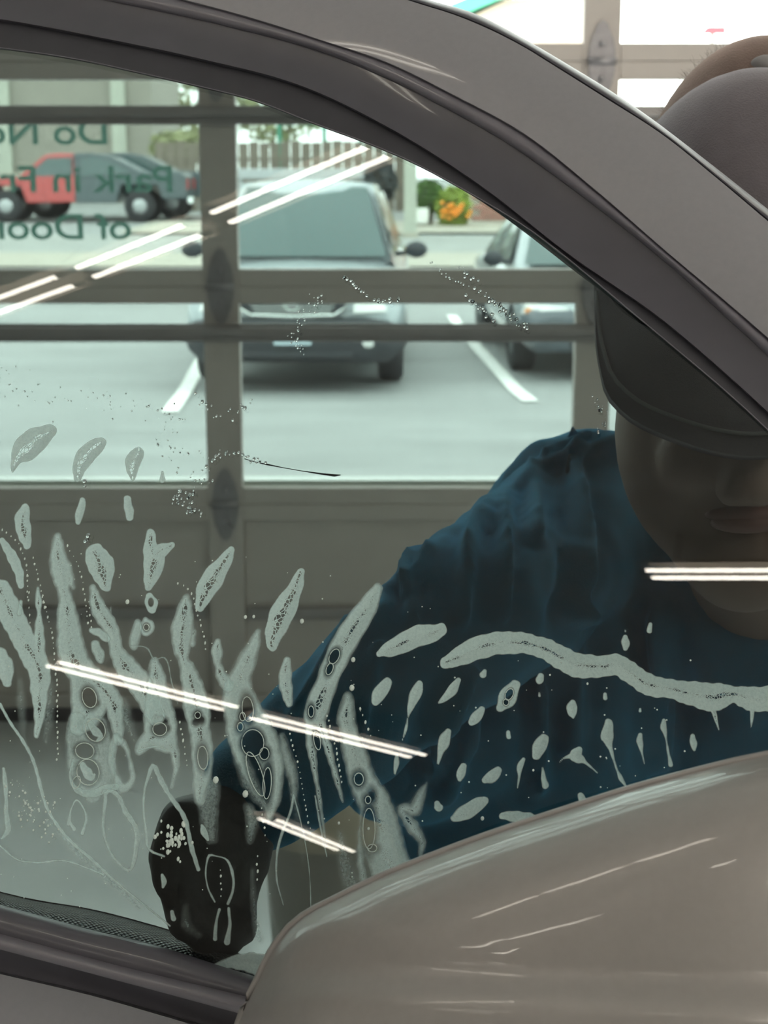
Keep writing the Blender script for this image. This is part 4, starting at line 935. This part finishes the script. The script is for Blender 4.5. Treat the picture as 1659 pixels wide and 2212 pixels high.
# --- long fingers
foamw('wide slanting foam finger at the picture edge', [[(0, 1275, 22), (22, 1322, 24), (45, 1370, 22), (70, 1415, 24), (85, 1450, 22), (85, 1500, 16), (84, 1560, 9), (78, 1590, 4)], [(82, 1270, 3), (83, 1300, 7), (84, 1325, 4), (85, 1345, 8), (84, 1385, 11), (84, 1420, 14)]], core=.85)
foamw('small foam tick beside the slanting finger', [[(45, 1300, 4), (42, 1325, 5)]], core=.2)
foamw('oval foam patch cut by the picture edge', [[(3, 1410, 10), (12, 1445, 16), (16, 1475, 8)]], core=.6)
foamw('faint vertical foam smear near the picture edge', [[(43, 1470, 8), (47, 1530, 10), (50, 1580, 6), (52, 1600, 3)]], [], .45, 12, .3)
foamw('tall foam finger with a dark bubble, start of the lamp reflection', [[(125, 1160, 7), (125, 1200, 17), (133, 1235, 22), (138, 1275, 14), (145, 1322, 20), (150, 1375, 26), (158, 1420, 28), (180, 1460, 30), (195, 1500, 38), (185, 1545, 30), (170, 1570, 14)], [(133, 1235, 20), (150, 1255, 12), (157, 1268, 5)], [(200, 1470, 26), (225, 1490, 22), (245, 1520, 20), (252, 1560, 15), (256, 1600, 11)]], [(193, 1507, 15, 22, -15), (207, 1518, 5, 5, 0)], .93, 5, .82)
foamw('ragged foam web with dark pools left of the long loop', [[(165, 1555, 16), (175, 1610, 30), (190, 1670, 34), (200, 1715, 20)], [(215, 1560, 14), (228, 1620, 18), (230, 1690, 18)]], [(206, 1577, 21, 25, -20), (183, 1622, 20, 17, 10), (190, 1668, 24, 28, -10), (165, 1690, 8, 14, 20)], .62, 5, .4)
foamw('looped foam outline round a long dark bubble', [[(250, 1595, 9), (241, 1640, 8), (251, 1680, 8), (268, 1703, 11), (284, 1690, 8), (281, 1645, 6), (268, 1608, 7), (250, 1590, 8)]], [], .85, 4, .4)
foamw('crooked foam finger with a fork at its head', [[(201, 1270, 7), (208, 1300, 14), (222, 1330, 18), (242, 1360, 15), (250, 1400, 14), (272, 1440, 22), (300, 1475, 24), (320, 1510, 22), (335, 1545, 20)], [(238, 1330, 4), (240, 1310, 2)]], [], .93, 4, .85)
foamw('short curved foam scrap beside the crooked finger', [[(198, 1362, 6), (215, 1368, 9), (230, 1380, 7)]], core=.2)
foamw('small outlined foam oval beside the crooked finger', [[(206, 1392, 9), (214, 1415, 11), (217, 1428, 6)]], [], .9, 3, .7)
foamw('boot-shaped foam column with a cluster of dark bubbles', [[(335, 1430, 9), (338, 1460, 18), (340, 1500, 22), (345, 1550, 32), (350, 1590, 30), (375, 1620, 12), (380, 1660, 8), (370, 1700, 4)], [(300, 1622, 6), (320, 1600, 18), (345, 1588, 25)]], [(345, 1575, 15, 14, 0), (348, 1553, 5, 5, 0), (339, 1556, 4, 5, 0), (356, 1560, 4, 5, 0), (360, 1573, 4, 5, 0)], .93, 5, .8)
foamw('small foam wedge beside a foam ring', [[(298, 1345, 7), (294, 1370, 12), (288, 1395, 9)]], [], .9, 4, .4)
foamw('little round foam ring among the fingers', [[(315, 1340, 7), (322, 1355, 11), (316, 1368, 7), (308, 1355, 8), (315, 1341, 7)]], [(316, 1355, 6, 7, 0)], .95, 3, .3)
foamw('long straight foam column with a chain of bubbles at its head', [[(402, 1292, 9), (400, 1315, 16), (394, 1355, 22), (392, 1395, 19), (396, 1425, 12), (405, 1445, 16), (415, 1480, 22), (425, 1530, 26), (432, 1580, 22), (437, 1630, 22), (435, 1680, 18), (430, 1730, 11)], [(415, 1390, 9), (419, 1365, 6)]], [(438, 1637, 11, 25, -4), (427, 1545, 6, 7, 0), (434, 1556, 5, 6, 0), (424, 1560, 5, 5, 0)], .93, 5, .85)
foamw('short foam stub joining the broad foam mass', [[(470, 1385, 7), (469, 1410, 12), (470, 1432, 9), (478, 1458, 11), (492, 1480, 14)]], [], .9, 4, .8)
foamw('broad foam mass with a teal window of big bubbles', [[(558, 1365, 4), (550, 1390, 13), (535, 1425, 19), (520, 1460, 22), (515, 1500, 32), (525, 1540, 38), (543, 1590, 46), (562, 1640, 44), (577, 1690, 32), (586, 1735, 16), (583, 1765, 6)]], [(535, 1532, 12, 27, -5), (524, 1548, 6, 9, 0), (519, 1570, 6, 9, 0), (546, 1605, 24, 29, 0), (571, 1628, 10, 13, 0), (577, 1692, 9, 34, 3), (552, 1672, 14, 50, -18)], .9, 6, .7)
foamw('narrow pointed foam dab above the teal cuff', [[(620, 1425, 5), (616, 1460, 13), (620, 1495, 12), (624, 1520, 6)]], [], .95, 3, .8)
foamw('long foam plume lying along the teal sleeve', [[(815, 1270, 8), (800, 1300, 18), (765, 1355, 24), (735, 1405, 24), (715, 1450, 21), (700, 1490, 22), (685, 1530, 24), (675, 1575, 16), (676, 1640, 8), (686, 1700, 5), (695, 1760, 4), (705, 1830, 2)], [(690, 1560, 12), (712, 1630, 8), (728, 1685, 6), (740, 1732, 3)]], [(722, 1418, 10, 17, 25), (712, 1445, 7, 13, 20), (672, 1537, 6, 12, 0), (685, 1600, 7, 20, -10)], .95, 4, .85)
foamw('slim foam streak between the plume and the foam mass', [[(608, 1590, 5), (618, 1630, 13), (632, 1680, 12), (636, 1730, 6)]], [], .7, 8, .5)
foamw('broad foam column reaching down to the mirror', [[(752, 1505, 8), (748, 1540, 18), (755, 1590, 20), (770, 1640, 25), (785, 1690, 28), (808, 1730, 32), (822, 1780, 36), (830, 1830, 40), (848, 1890, 40), (860, 1940, 30)], [(922, 1692, 3), (908, 1720, 11), (893, 1750, 14), (868, 1745, 10), (893, 1788, 14), (912, 1820, 9), (908, 1850, 5)], [(790, 1700, 8), (782, 1780, 7), (778, 1840, 9), (785, 1900, 10)]], [(775, 1683, 10, 13, 0), (797, 1790, 13, 44, 0), (795, 1728, 6, 8, 0), (803, 1720, 5, 9, 0), (804, 1832, 10, 8, 0)], .88, 7, .75)
# --- right-hand field on the dark shirt
foam('long wavy foam band crossing the shirt to the frame edge', [[(964, 1430, 15), (980, 1424, 19), (1037, 1398, 26), (1106, 1388, 25), (1174, 1400, 23), (1211, 1420, 26), (1243, 1436, 28), (1289, 1440, 25), (1335, 1437, 24), (1367, 1457, 24), (1403, 1480, 24), (1449, 1488, 22), (1495, 1498, 27), (1540, 1506, 32), (1586, 1499, 19), (1623, 1510, 27), (1659, 1509, 29), (1720, 1512, 26)], [(1541, 1535, 7), (1548, 1560, 4), (1553, 1577, 2)], [(1625, 1535, 6), (1623, 1572, 2)]], [], 1, 2.5, .93, 'foam_fine')
foam('bean-shaped foam blob left of the wavy band', [[(950, 1361, 16), (935, 1367, 20), (900, 1375, 24), (865, 1392, 22), (835, 1405, 15), (820, 1412, 9)]], [], 1, 2.5, .9, 'foam_fine')
sm_ = [('upright foam oval below the bean-shaped blob', [[(838, 1472, 9), (822, 1495, 16), (810, 1515, 10)]], []),
 ('foam leaf with a long trailing tail', [[(907, 1478, 8), (898, 1500, 14), (888, 1525, 9), (881, 1550, 3), (877, 1575, 4), (868, 1602, 2)], [(858, 1630, 4), (856, 1645, 7), (853, 1672, 3)]], []),
 ('tilted foam leaf just under the start of the wavy band', [[(990, 1470, 5), (978, 1490, 12), (962, 1508, 9), (948, 1518, 3)]], []),
 ('small foam bead under the front of the wavy band', [[(1047, 1450, 6), (1044, 1457, 9)]], []),
 ('round foam bead with a tiny one hanging below', [[(1168, 1460, 8), (1166, 1468, 10)], [(1165, 1496, 3), (1165, 1503, 4)]], []),
 ('tilted foam ring with dark bubbles inside', [[(1113, 1480, 9), (1098, 1505, 20), (1082, 1528, 11)]], [(1100, 1500, 8, 13, 25), (1093, 1517, 6, 7, 0)]),
 ('small foam leaf below the tilted foam ring', [[(1040, 1532, 5), (1030, 1548, 13), (1018, 1560, 8)]], []),
 ('heart-shaped foam bead with a short tail', [[(1238, 1518, 6), (1236, 1533, 13), (1238, 1550, 4)]], []),
 ('tiny foam bead under the middle of the wavy band', [[(1307, 1500, 5), (1307, 1508, 6)]], []),
 ('tiny foam bead under the far end of the wavy band', [[(1383, 1532, 4), (1383, 1536, 5)]], []),
 ('foam drop with a thin thread above the wavy band', [[(1351, 1376, 5), (1352, 1389, 10), (1351, 1401, 5)], [(1351, 1350, 1.5), (1351, 1364, 3)]], []),
 ('small upright foam grain above the wavy band', [[(1405, 1349, 5), (1403, 1363, 7)]], []),
 ('foam leaf near the end of the lamp reflection', [[(968, 1580, 6), (960, 1600, 14), (952, 1622, 9), (946, 1650, 3)]], []),
 ('small tilted foam leaf below the lamp reflection end', [[(1001, 1655, 8), (996, 1672, 11), (993, 1684, 6)]], []),
 ('squat foam leaf leaning right, low on the shirt', [[(1076, 1663, 8), (1062, 1677, 14), (1048, 1685, 8)]], []),
 ('narrow foam fleck beneath the small leaf', [[(1098, 1582, 5), (1099, 1592, 6)]], []),
 ('foam drop with a thin downward streak', [[(1131, 1640, 5), (1124, 1654, 8), (1121, 1680, 4), (1118, 1702, 2)]], []),
 ('plump foam drop with a separate foot below', [[(1175, 1594, 7), (1165, 1614, 17), (1160, 1632, 9)], [(1172, 1658, 3), (1174, 1680, 6), (1178, 1697, 9)]], []),
 ('foam spider with two thin legs', [[(1251, 1620, 8), (1243, 1632, 15), (1258, 1642, 7), (1280, 1660, 3), (1291, 1670, 2)], [(1235, 1632, 8), (1215, 1640, 3), (1204, 1654, 2)]], []),
 ('big tadpole of foam with a long tail to the mirror', [[(1314, 1560, 9), (1312, 1588, 15), (1317, 1610, 8), (1323, 1632, 4), (1334, 1666, 4), (1343, 1685, 6), (1352, 1698, 3)]], []),
 ('small tadpole of foam beside the big one', [[(1383, 1588, 6), (1382, 1600, 9), (1386, 1622, 4), (1392, 1650, 2)]], []),
 ('thin tadpole of foam with a broad foot', [[(1434, 1556, 5), (1434, 1572, 8), (1438, 1592, 3.5), (1443, 1622, 4), (1449, 1652, 6)]], []),
 ('lone foam drop nearest the frame edge', [[(1496, 1590, 6), (1497, 1605, 9), (1500, 1620, 4)]], []),
 ('round foam bead low beside the broad column', [[(945, 1736, 7), (947, 1743, 11)]], []),
 ('wide foam leaf low on the shirt', [[(1046, 1730, 8), (1020, 1745, 18), (995, 1760, 15), (980, 1768, 6)]], []),
 ('flat foam leaf touching the mirror edge', [[(1085, 1762, 5), (1115, 1765, 14), (1145, 1768, 13), (1162, 1772, 6)]], []),
 ('foam stub standing on the mirror edge', [[(1254, 1718, 7), (1262, 1733, 10), (1268, 1745, 8)]], [])]
for l, s, hs in sm_: foam(l, s, hs, .97, 3, .72 if not hs else .3, 'foam_fine')
# --- thin lines, loops and rings of froth at the foot of the glass
ln = [('long froth line slanting from the picture edge to the sill', [[(0, 1521, 4), (22, 1561, 4), (47, 1597, 4.5), (72, 1644, 5), (90, 1710, 5), (97, 1734, 5), (139, 1802, 5), (203, 1861, 5), (253, 1907, 3.5), (316, 1958, 3), (367, 2000, 3)]], .9),
 ('wavy froth line curling low at the picture edge', [[(0, 1827, 3), (38, 1857, 3.2), (80, 1863, 3), (139, 1859, 3), (186, 1874, 3), (224, 1890, 2.5)]], .9),
 ('tall arched froth outline with a slanting leg over the glove', [[(355, 1850, 3), (322, 1835, 4), (316, 1800, 4), (314, 1700, 4), (333, 1654, 6), (345, 1680, 7), (363, 1713, 6), (397, 1764, 6), (414, 1831, 6), (428, 1878, 5)]], .85),
 ('teardrop froth outline low on the glass', [[(228, 1713, 5), (228, 1815, 4), (253, 1861, 4), (279, 1880, 4), (293, 1840, 7), (295, 1793, 7), (270, 1751, 7), (249, 1713, 6), (236, 1707, 5), (228, 1716, 5)]], .8),
 ('upright froth line at the picture edge', [[(8, 1660, 5), (12, 1700, 6), (14, 1760, 6), (16, 1795, 8), (3, 1812, 3)]], .85),
 ('crumpled froth ring beside the teardrop outline', [[(148, 1780, 5), (155, 1745, 3), (165, 1728, 3), (180, 1745, 3), (186, 1765, 4), (178, 1800, 5)], [(150, 1775, 4), (160, 1790, 6)]], .85),
 ('upper froth curl in the dark bubble cluster', [[(192, 1558, 7), (205, 1578, 10), (218, 1592, 6), (210, 1600, 4)]], .85),
 ('lower froth curl in the dark bubble cluster', [[(178, 1652, 6), (187, 1668, 12), (197, 1680, 8), (205, 1672, 3)]], .9),
 ('froth web linking the cluster to the loop', [[(158, 1640, 3), (152, 1680, 4), (165, 1705, 7), (195, 1715, 10), (225, 1705, 10), (250, 1700, 9)]], .8),
 ('beaded froth ring lying on the black glove', [[(464, 1948, 3), (450, 1920, 3), (447, 1862, 3), (452, 1848, 4), (470, 1850, 2), (487, 1855, 3), (502, 1886, 4), (503, 1924, 4), (492, 1952, 4)]], .85),
 ('short froth drip below the beaded ring', [[(474, 1965, 4), (468, 1988, 4), (464, 2028, 6)]], .85),
 ('wider froth drip below the beaded ring', [[(494, 1962, 4), (496, 2005, 5), (490, 2035, 8)]], .85),
 ('froth bead at the side of the glove, upper one', [[(350, 1890, 4), (354, 1904, 7), (352, 1916, 4)]], .9),
 ('froth bead at the side of the glove, lower one', [[(372, 1970, 5), (374, 1984, 7)]], .9),
 ('pale froth dab across the back of the glove', [[(436, 1783, 4), (442, 1800, 8), (449, 1814, 4)]], .85),
 ('froth thread running straight down below the plume', [[(634, 1716, 3), (630, 1745, 4), (622, 1768, 4), (603, 1820, 4), (598, 1850, 3.5), (598, 1900, 3), (612, 1955, 2)], [(634, 1716, 3), (652, 1785, 2), (668, 1880, 2), (672, 1975, 2)]], .75),
 ('thin froth thread farther along below the plume', [[(681, 1720, 3), (693, 1790, 3), (706, 1850, 2)]], .7),
 ('arched froth thread under the boot-shaped column', [[(300, 1622, 3), (325, 1614, 3), (345, 1613, 2.5), (362, 1620, 2)]], .9),
 ('curved froth hook in the middle of the fingers', [[(282, 1395, 2), (318, 1400, 3), (335, 1425, 3), (350, 1420, 3), (372, 1478, 2.5), (384, 1520, 2)]], .5)]
for l, s, d in ln: foam(l, s, [], d, 2.5, .0, 'foam_fine', 'froth_line', 'foam', 'thin froth lines on the car window')
hz = [('hazy foam veil between the two first fingers', [[(110, 1480, 12), (105, 1540, 16), (100, 1600, 10)]], .28), ('hazy foam veil under the crooked finger', [[(270, 1520, 14), (275, 1560, 16), (290, 1600, 10)]], .3),
 ('hazy foam veil over the back of the glove', [[(455, 1700, 24), (450, 1750, 26), (458, 1810, 16)]], .38), ('second hazy veil over the glove edge', [[(538, 1745, 14), (545, 1775, 18), (540, 1815, 10)]], .42),
 ('hazy foam veil under the broad foam mass', [[(520, 1640, 20), (545, 1700, 20), (570, 1740, 10)]], .4), ('hazy veil low by the froth threads', [[(640, 1740, 10), (645, 1800, 10), (655, 1860, 7)]], .18),
 ('patchy veil low on the glove near the sill', [[(545, 1880, 7), (548, 1950, 10), (560, 2030, 14)]], .4), ('veil of froth between glove and bin', [[(575, 1900, 6), (585, 1960, 8), (600, 2020, 8)]], .3), ('veil across the fingers of the glove', [[(400, 1960, 10), (405, 2000, 14), (430, 2020, 10)]], .22), ('hazy foam foot beside the mirror', [[(735, 1800, 10), (745, 1860, 20), (760, 1920, 24)]], .28), ('pale haze along the slanting froth line', [[(110, 1770, 12), (170, 1845, 14), (240, 1905, 14), (300, 1960, 12)]], .38)]
for l, s, d in hz: foam(l, s, [], d, 14, .0, 'foam_fine', 'foam_haze', 'foam', 'thin foam veils on the car window', .0006)
foam('white froth heaped in the corner of the sill', [[(462, 2092, 5), (495, 2080, 14), (525, 2078, 20), (560, 2084, 26), (595, 2100, 28)]], [], 1, 4, .3, 'foam_fine', 'froth_heap', 'foam', 'thin froth lines on the car window', -.0035)
# --- countless droplets
def drops(name, spots, mat, label, w, flat=.5):
    V, F_ = [], []
    for (x, y, r, st) in spots:
        c = G(x, y, w); rr = r*.7/FPX; n_ = 8; b0 = len(V); rings = 4
        up = ev; 
        for i in range(rings+1):
            a = math.pi*i/rings
            for k in range(n_):
                q = 2*math.pi*k/n_; V.append(c+eu*rr*math.sin(a+1e-3)*math.cos(q)+up*rr*st*math.sin(a+1e-3)*math.sin(q)+gn*rr*flat*math.cos(a))
        F_ += [tuple(b0+i for i in f) for f in grid_faces(rings+1, n_, True)]
    o = wobj(name, V, [f[::-1] for f in F_], mat); tag(o, label, 'droplets', None, 'stuff'); return o
rng = np.random.RandomState(11); sp = []
for tr_ in [[(90, 1290), (108, 1350), (118, 1420), (124, 1640)], [(62, 1280), (65, 1345)], [(5, 1143), (40, 1175), (57, 1225), (60, 1290)], [(72, 1205), (85, 1260), (98, 1312)], [(145, 1180), (170, 1225), (182, 1290), (190, 1345)], [(388, 1560), (398, 1610), (404, 1655)], [(385, 1260), (410, 1278), (425, 1320), (445, 1400)], [(622, 1575), (645, 1660), (662, 1756), (672, 1800)], [(702, 1535), (724, 1610), (738, 1690)], [(778, 1530), (800, 1590)], [(475, 1880), (479, 1935)], [(565, 1745), (572, 1805)], [(192, 1300), (196, 1355)], [(555, 1850), (556, 1900)]]:
    r = resample(tr_, max(4, int(sum(math.dist(tr_[i], tr_[i+1]) for i in range(len(tr_)-1))/11)))
    for q in r: sp.append((q[0]+rng.normal()*.8, q[1]+rng.normal(), rng.uniform(1.2, 2.6), rng.uniform(1, 1.9)))
for _ in range(48): sp.append((375+rng.normal()*17, 1812+rng.normal()*22, rng.uniform(1.6, 5), rng.uniform(1, 1.6)))
for _ in range(70):
    t = rng.uniform(); sp.append((20+100*t+rng.normal()*10, 1700+95*t+rng.normal()*22, rng.uniform(1, 3.2), rng.uniform(1, 1.3)))
for _ in range(150): sp.append((rng.uniform(0, 940), rng.uniform(1180, 1960), rng.uniform(.8, 1.9), 1))
for _ in range(40): sp.append((rng.uniform(940, 1560), rng.uniform(1420, 1730), rng.uniform(.9, 2.2), 1))
for x, y, r in ((275, 1300, 5), (548, 1332, 3.5), (530, 1333, 4), (652, 1342, 5), (763, 1425, 5), (466, 1685, 7), (530, 1715, 7), (732, 1778, 3), (796, 1790, 3), (1042, 1768, 4), (1152, 1664, 2.5), (1188, 1458, 2), (1269, 1477, 2.5), (760, 1486, 6)): sp.append((x, y, r, 1.2))
pbr('droplet_white', (.80, .87, .85), .25, 0, coat=.6)
drops('soap_droplets', sp, 'droplet_white', 'fine white soap droplets and beaded trails all over the window foam', -.0045)
sp = []
for tr_, n_, j, r0, r1 in [([(930, 565), (960, 592), (1000, 615)], 16, 2, 1, 3), ([(1012, 640), (1040, 668), (1066, 690)], 16, 4, 2, 5), ([(990, 575), (1040, 630), (1100, 680), (1141, 712)], 34, 4, 1.5, 4.5), ([(1060, 650), (1100, 685), (1120, 708)], 14, 3, 2, 4.5), ([(742, 597), (762, 610), (790, 640), (832, 652), (866, 650)], 24, 3, 1.5, 4.5), ([(675, 630), (690, 650), (665, 670), (640, 700), (638, 745), (662, 757)], 46, 7, 1, 3.5), ([(425, 858), (455, 885), (490, 896), (530, 880), (545, 870)], 20, 5, 1.5, 4), ([(405, 1060), (395, 1085), (420, 1100)], 40, 13, 1.5, 4), ([(455, 1000), (480, 978), (515, 983), (570, 1000)], 26, 4, 1.5, 4), ([(1285, 860), (1296, 890), (1302, 930)], 22, 6, 1, 3.5), ([(330, 880), (380, 930), (360, 980), (445, 1010), (410, 1050)], 60, 16, .8, 2.8), ([(40, 790), (10, 820), (60, 850), (200, 860), (330, 900)], 60, 20, .8, 2.4), ([(190, 1155), (185, 1170)], 3, 2, 4, 6), ([(182, 1040), (184, 1050)], 2, 1, 4, 6)]:
    r = resample(tr_, n_)
    for q in r: sp.append((q[0]+rng.normal()*j, q[1]+rng.normal()*j, rng.uniform(r0, r1), rng.uniform(.9, 1.5)))
drops('water_droplets', sp, 'water', 'clear water droplets in slanting tracks on the upper window', .0022, .55)
pbr('crease_dark', (.05, .05, .055), .3, 0, coat=.5)
v, f = tubev([G(x, y, -.009) for x, y in ((528, 991), (555, 999), (575, 1003), (610, 1010), (650, 1017), (690, 1023), (722, 1027), (736, 1026))], [.0002, .0002, .0004, .0002, .0002, .0004, .0006, .0002], 8)
tag(wobj('film_crease', v, f, 'crease_dark'), 'thin dark crease in the film above the door panel', 'crease')
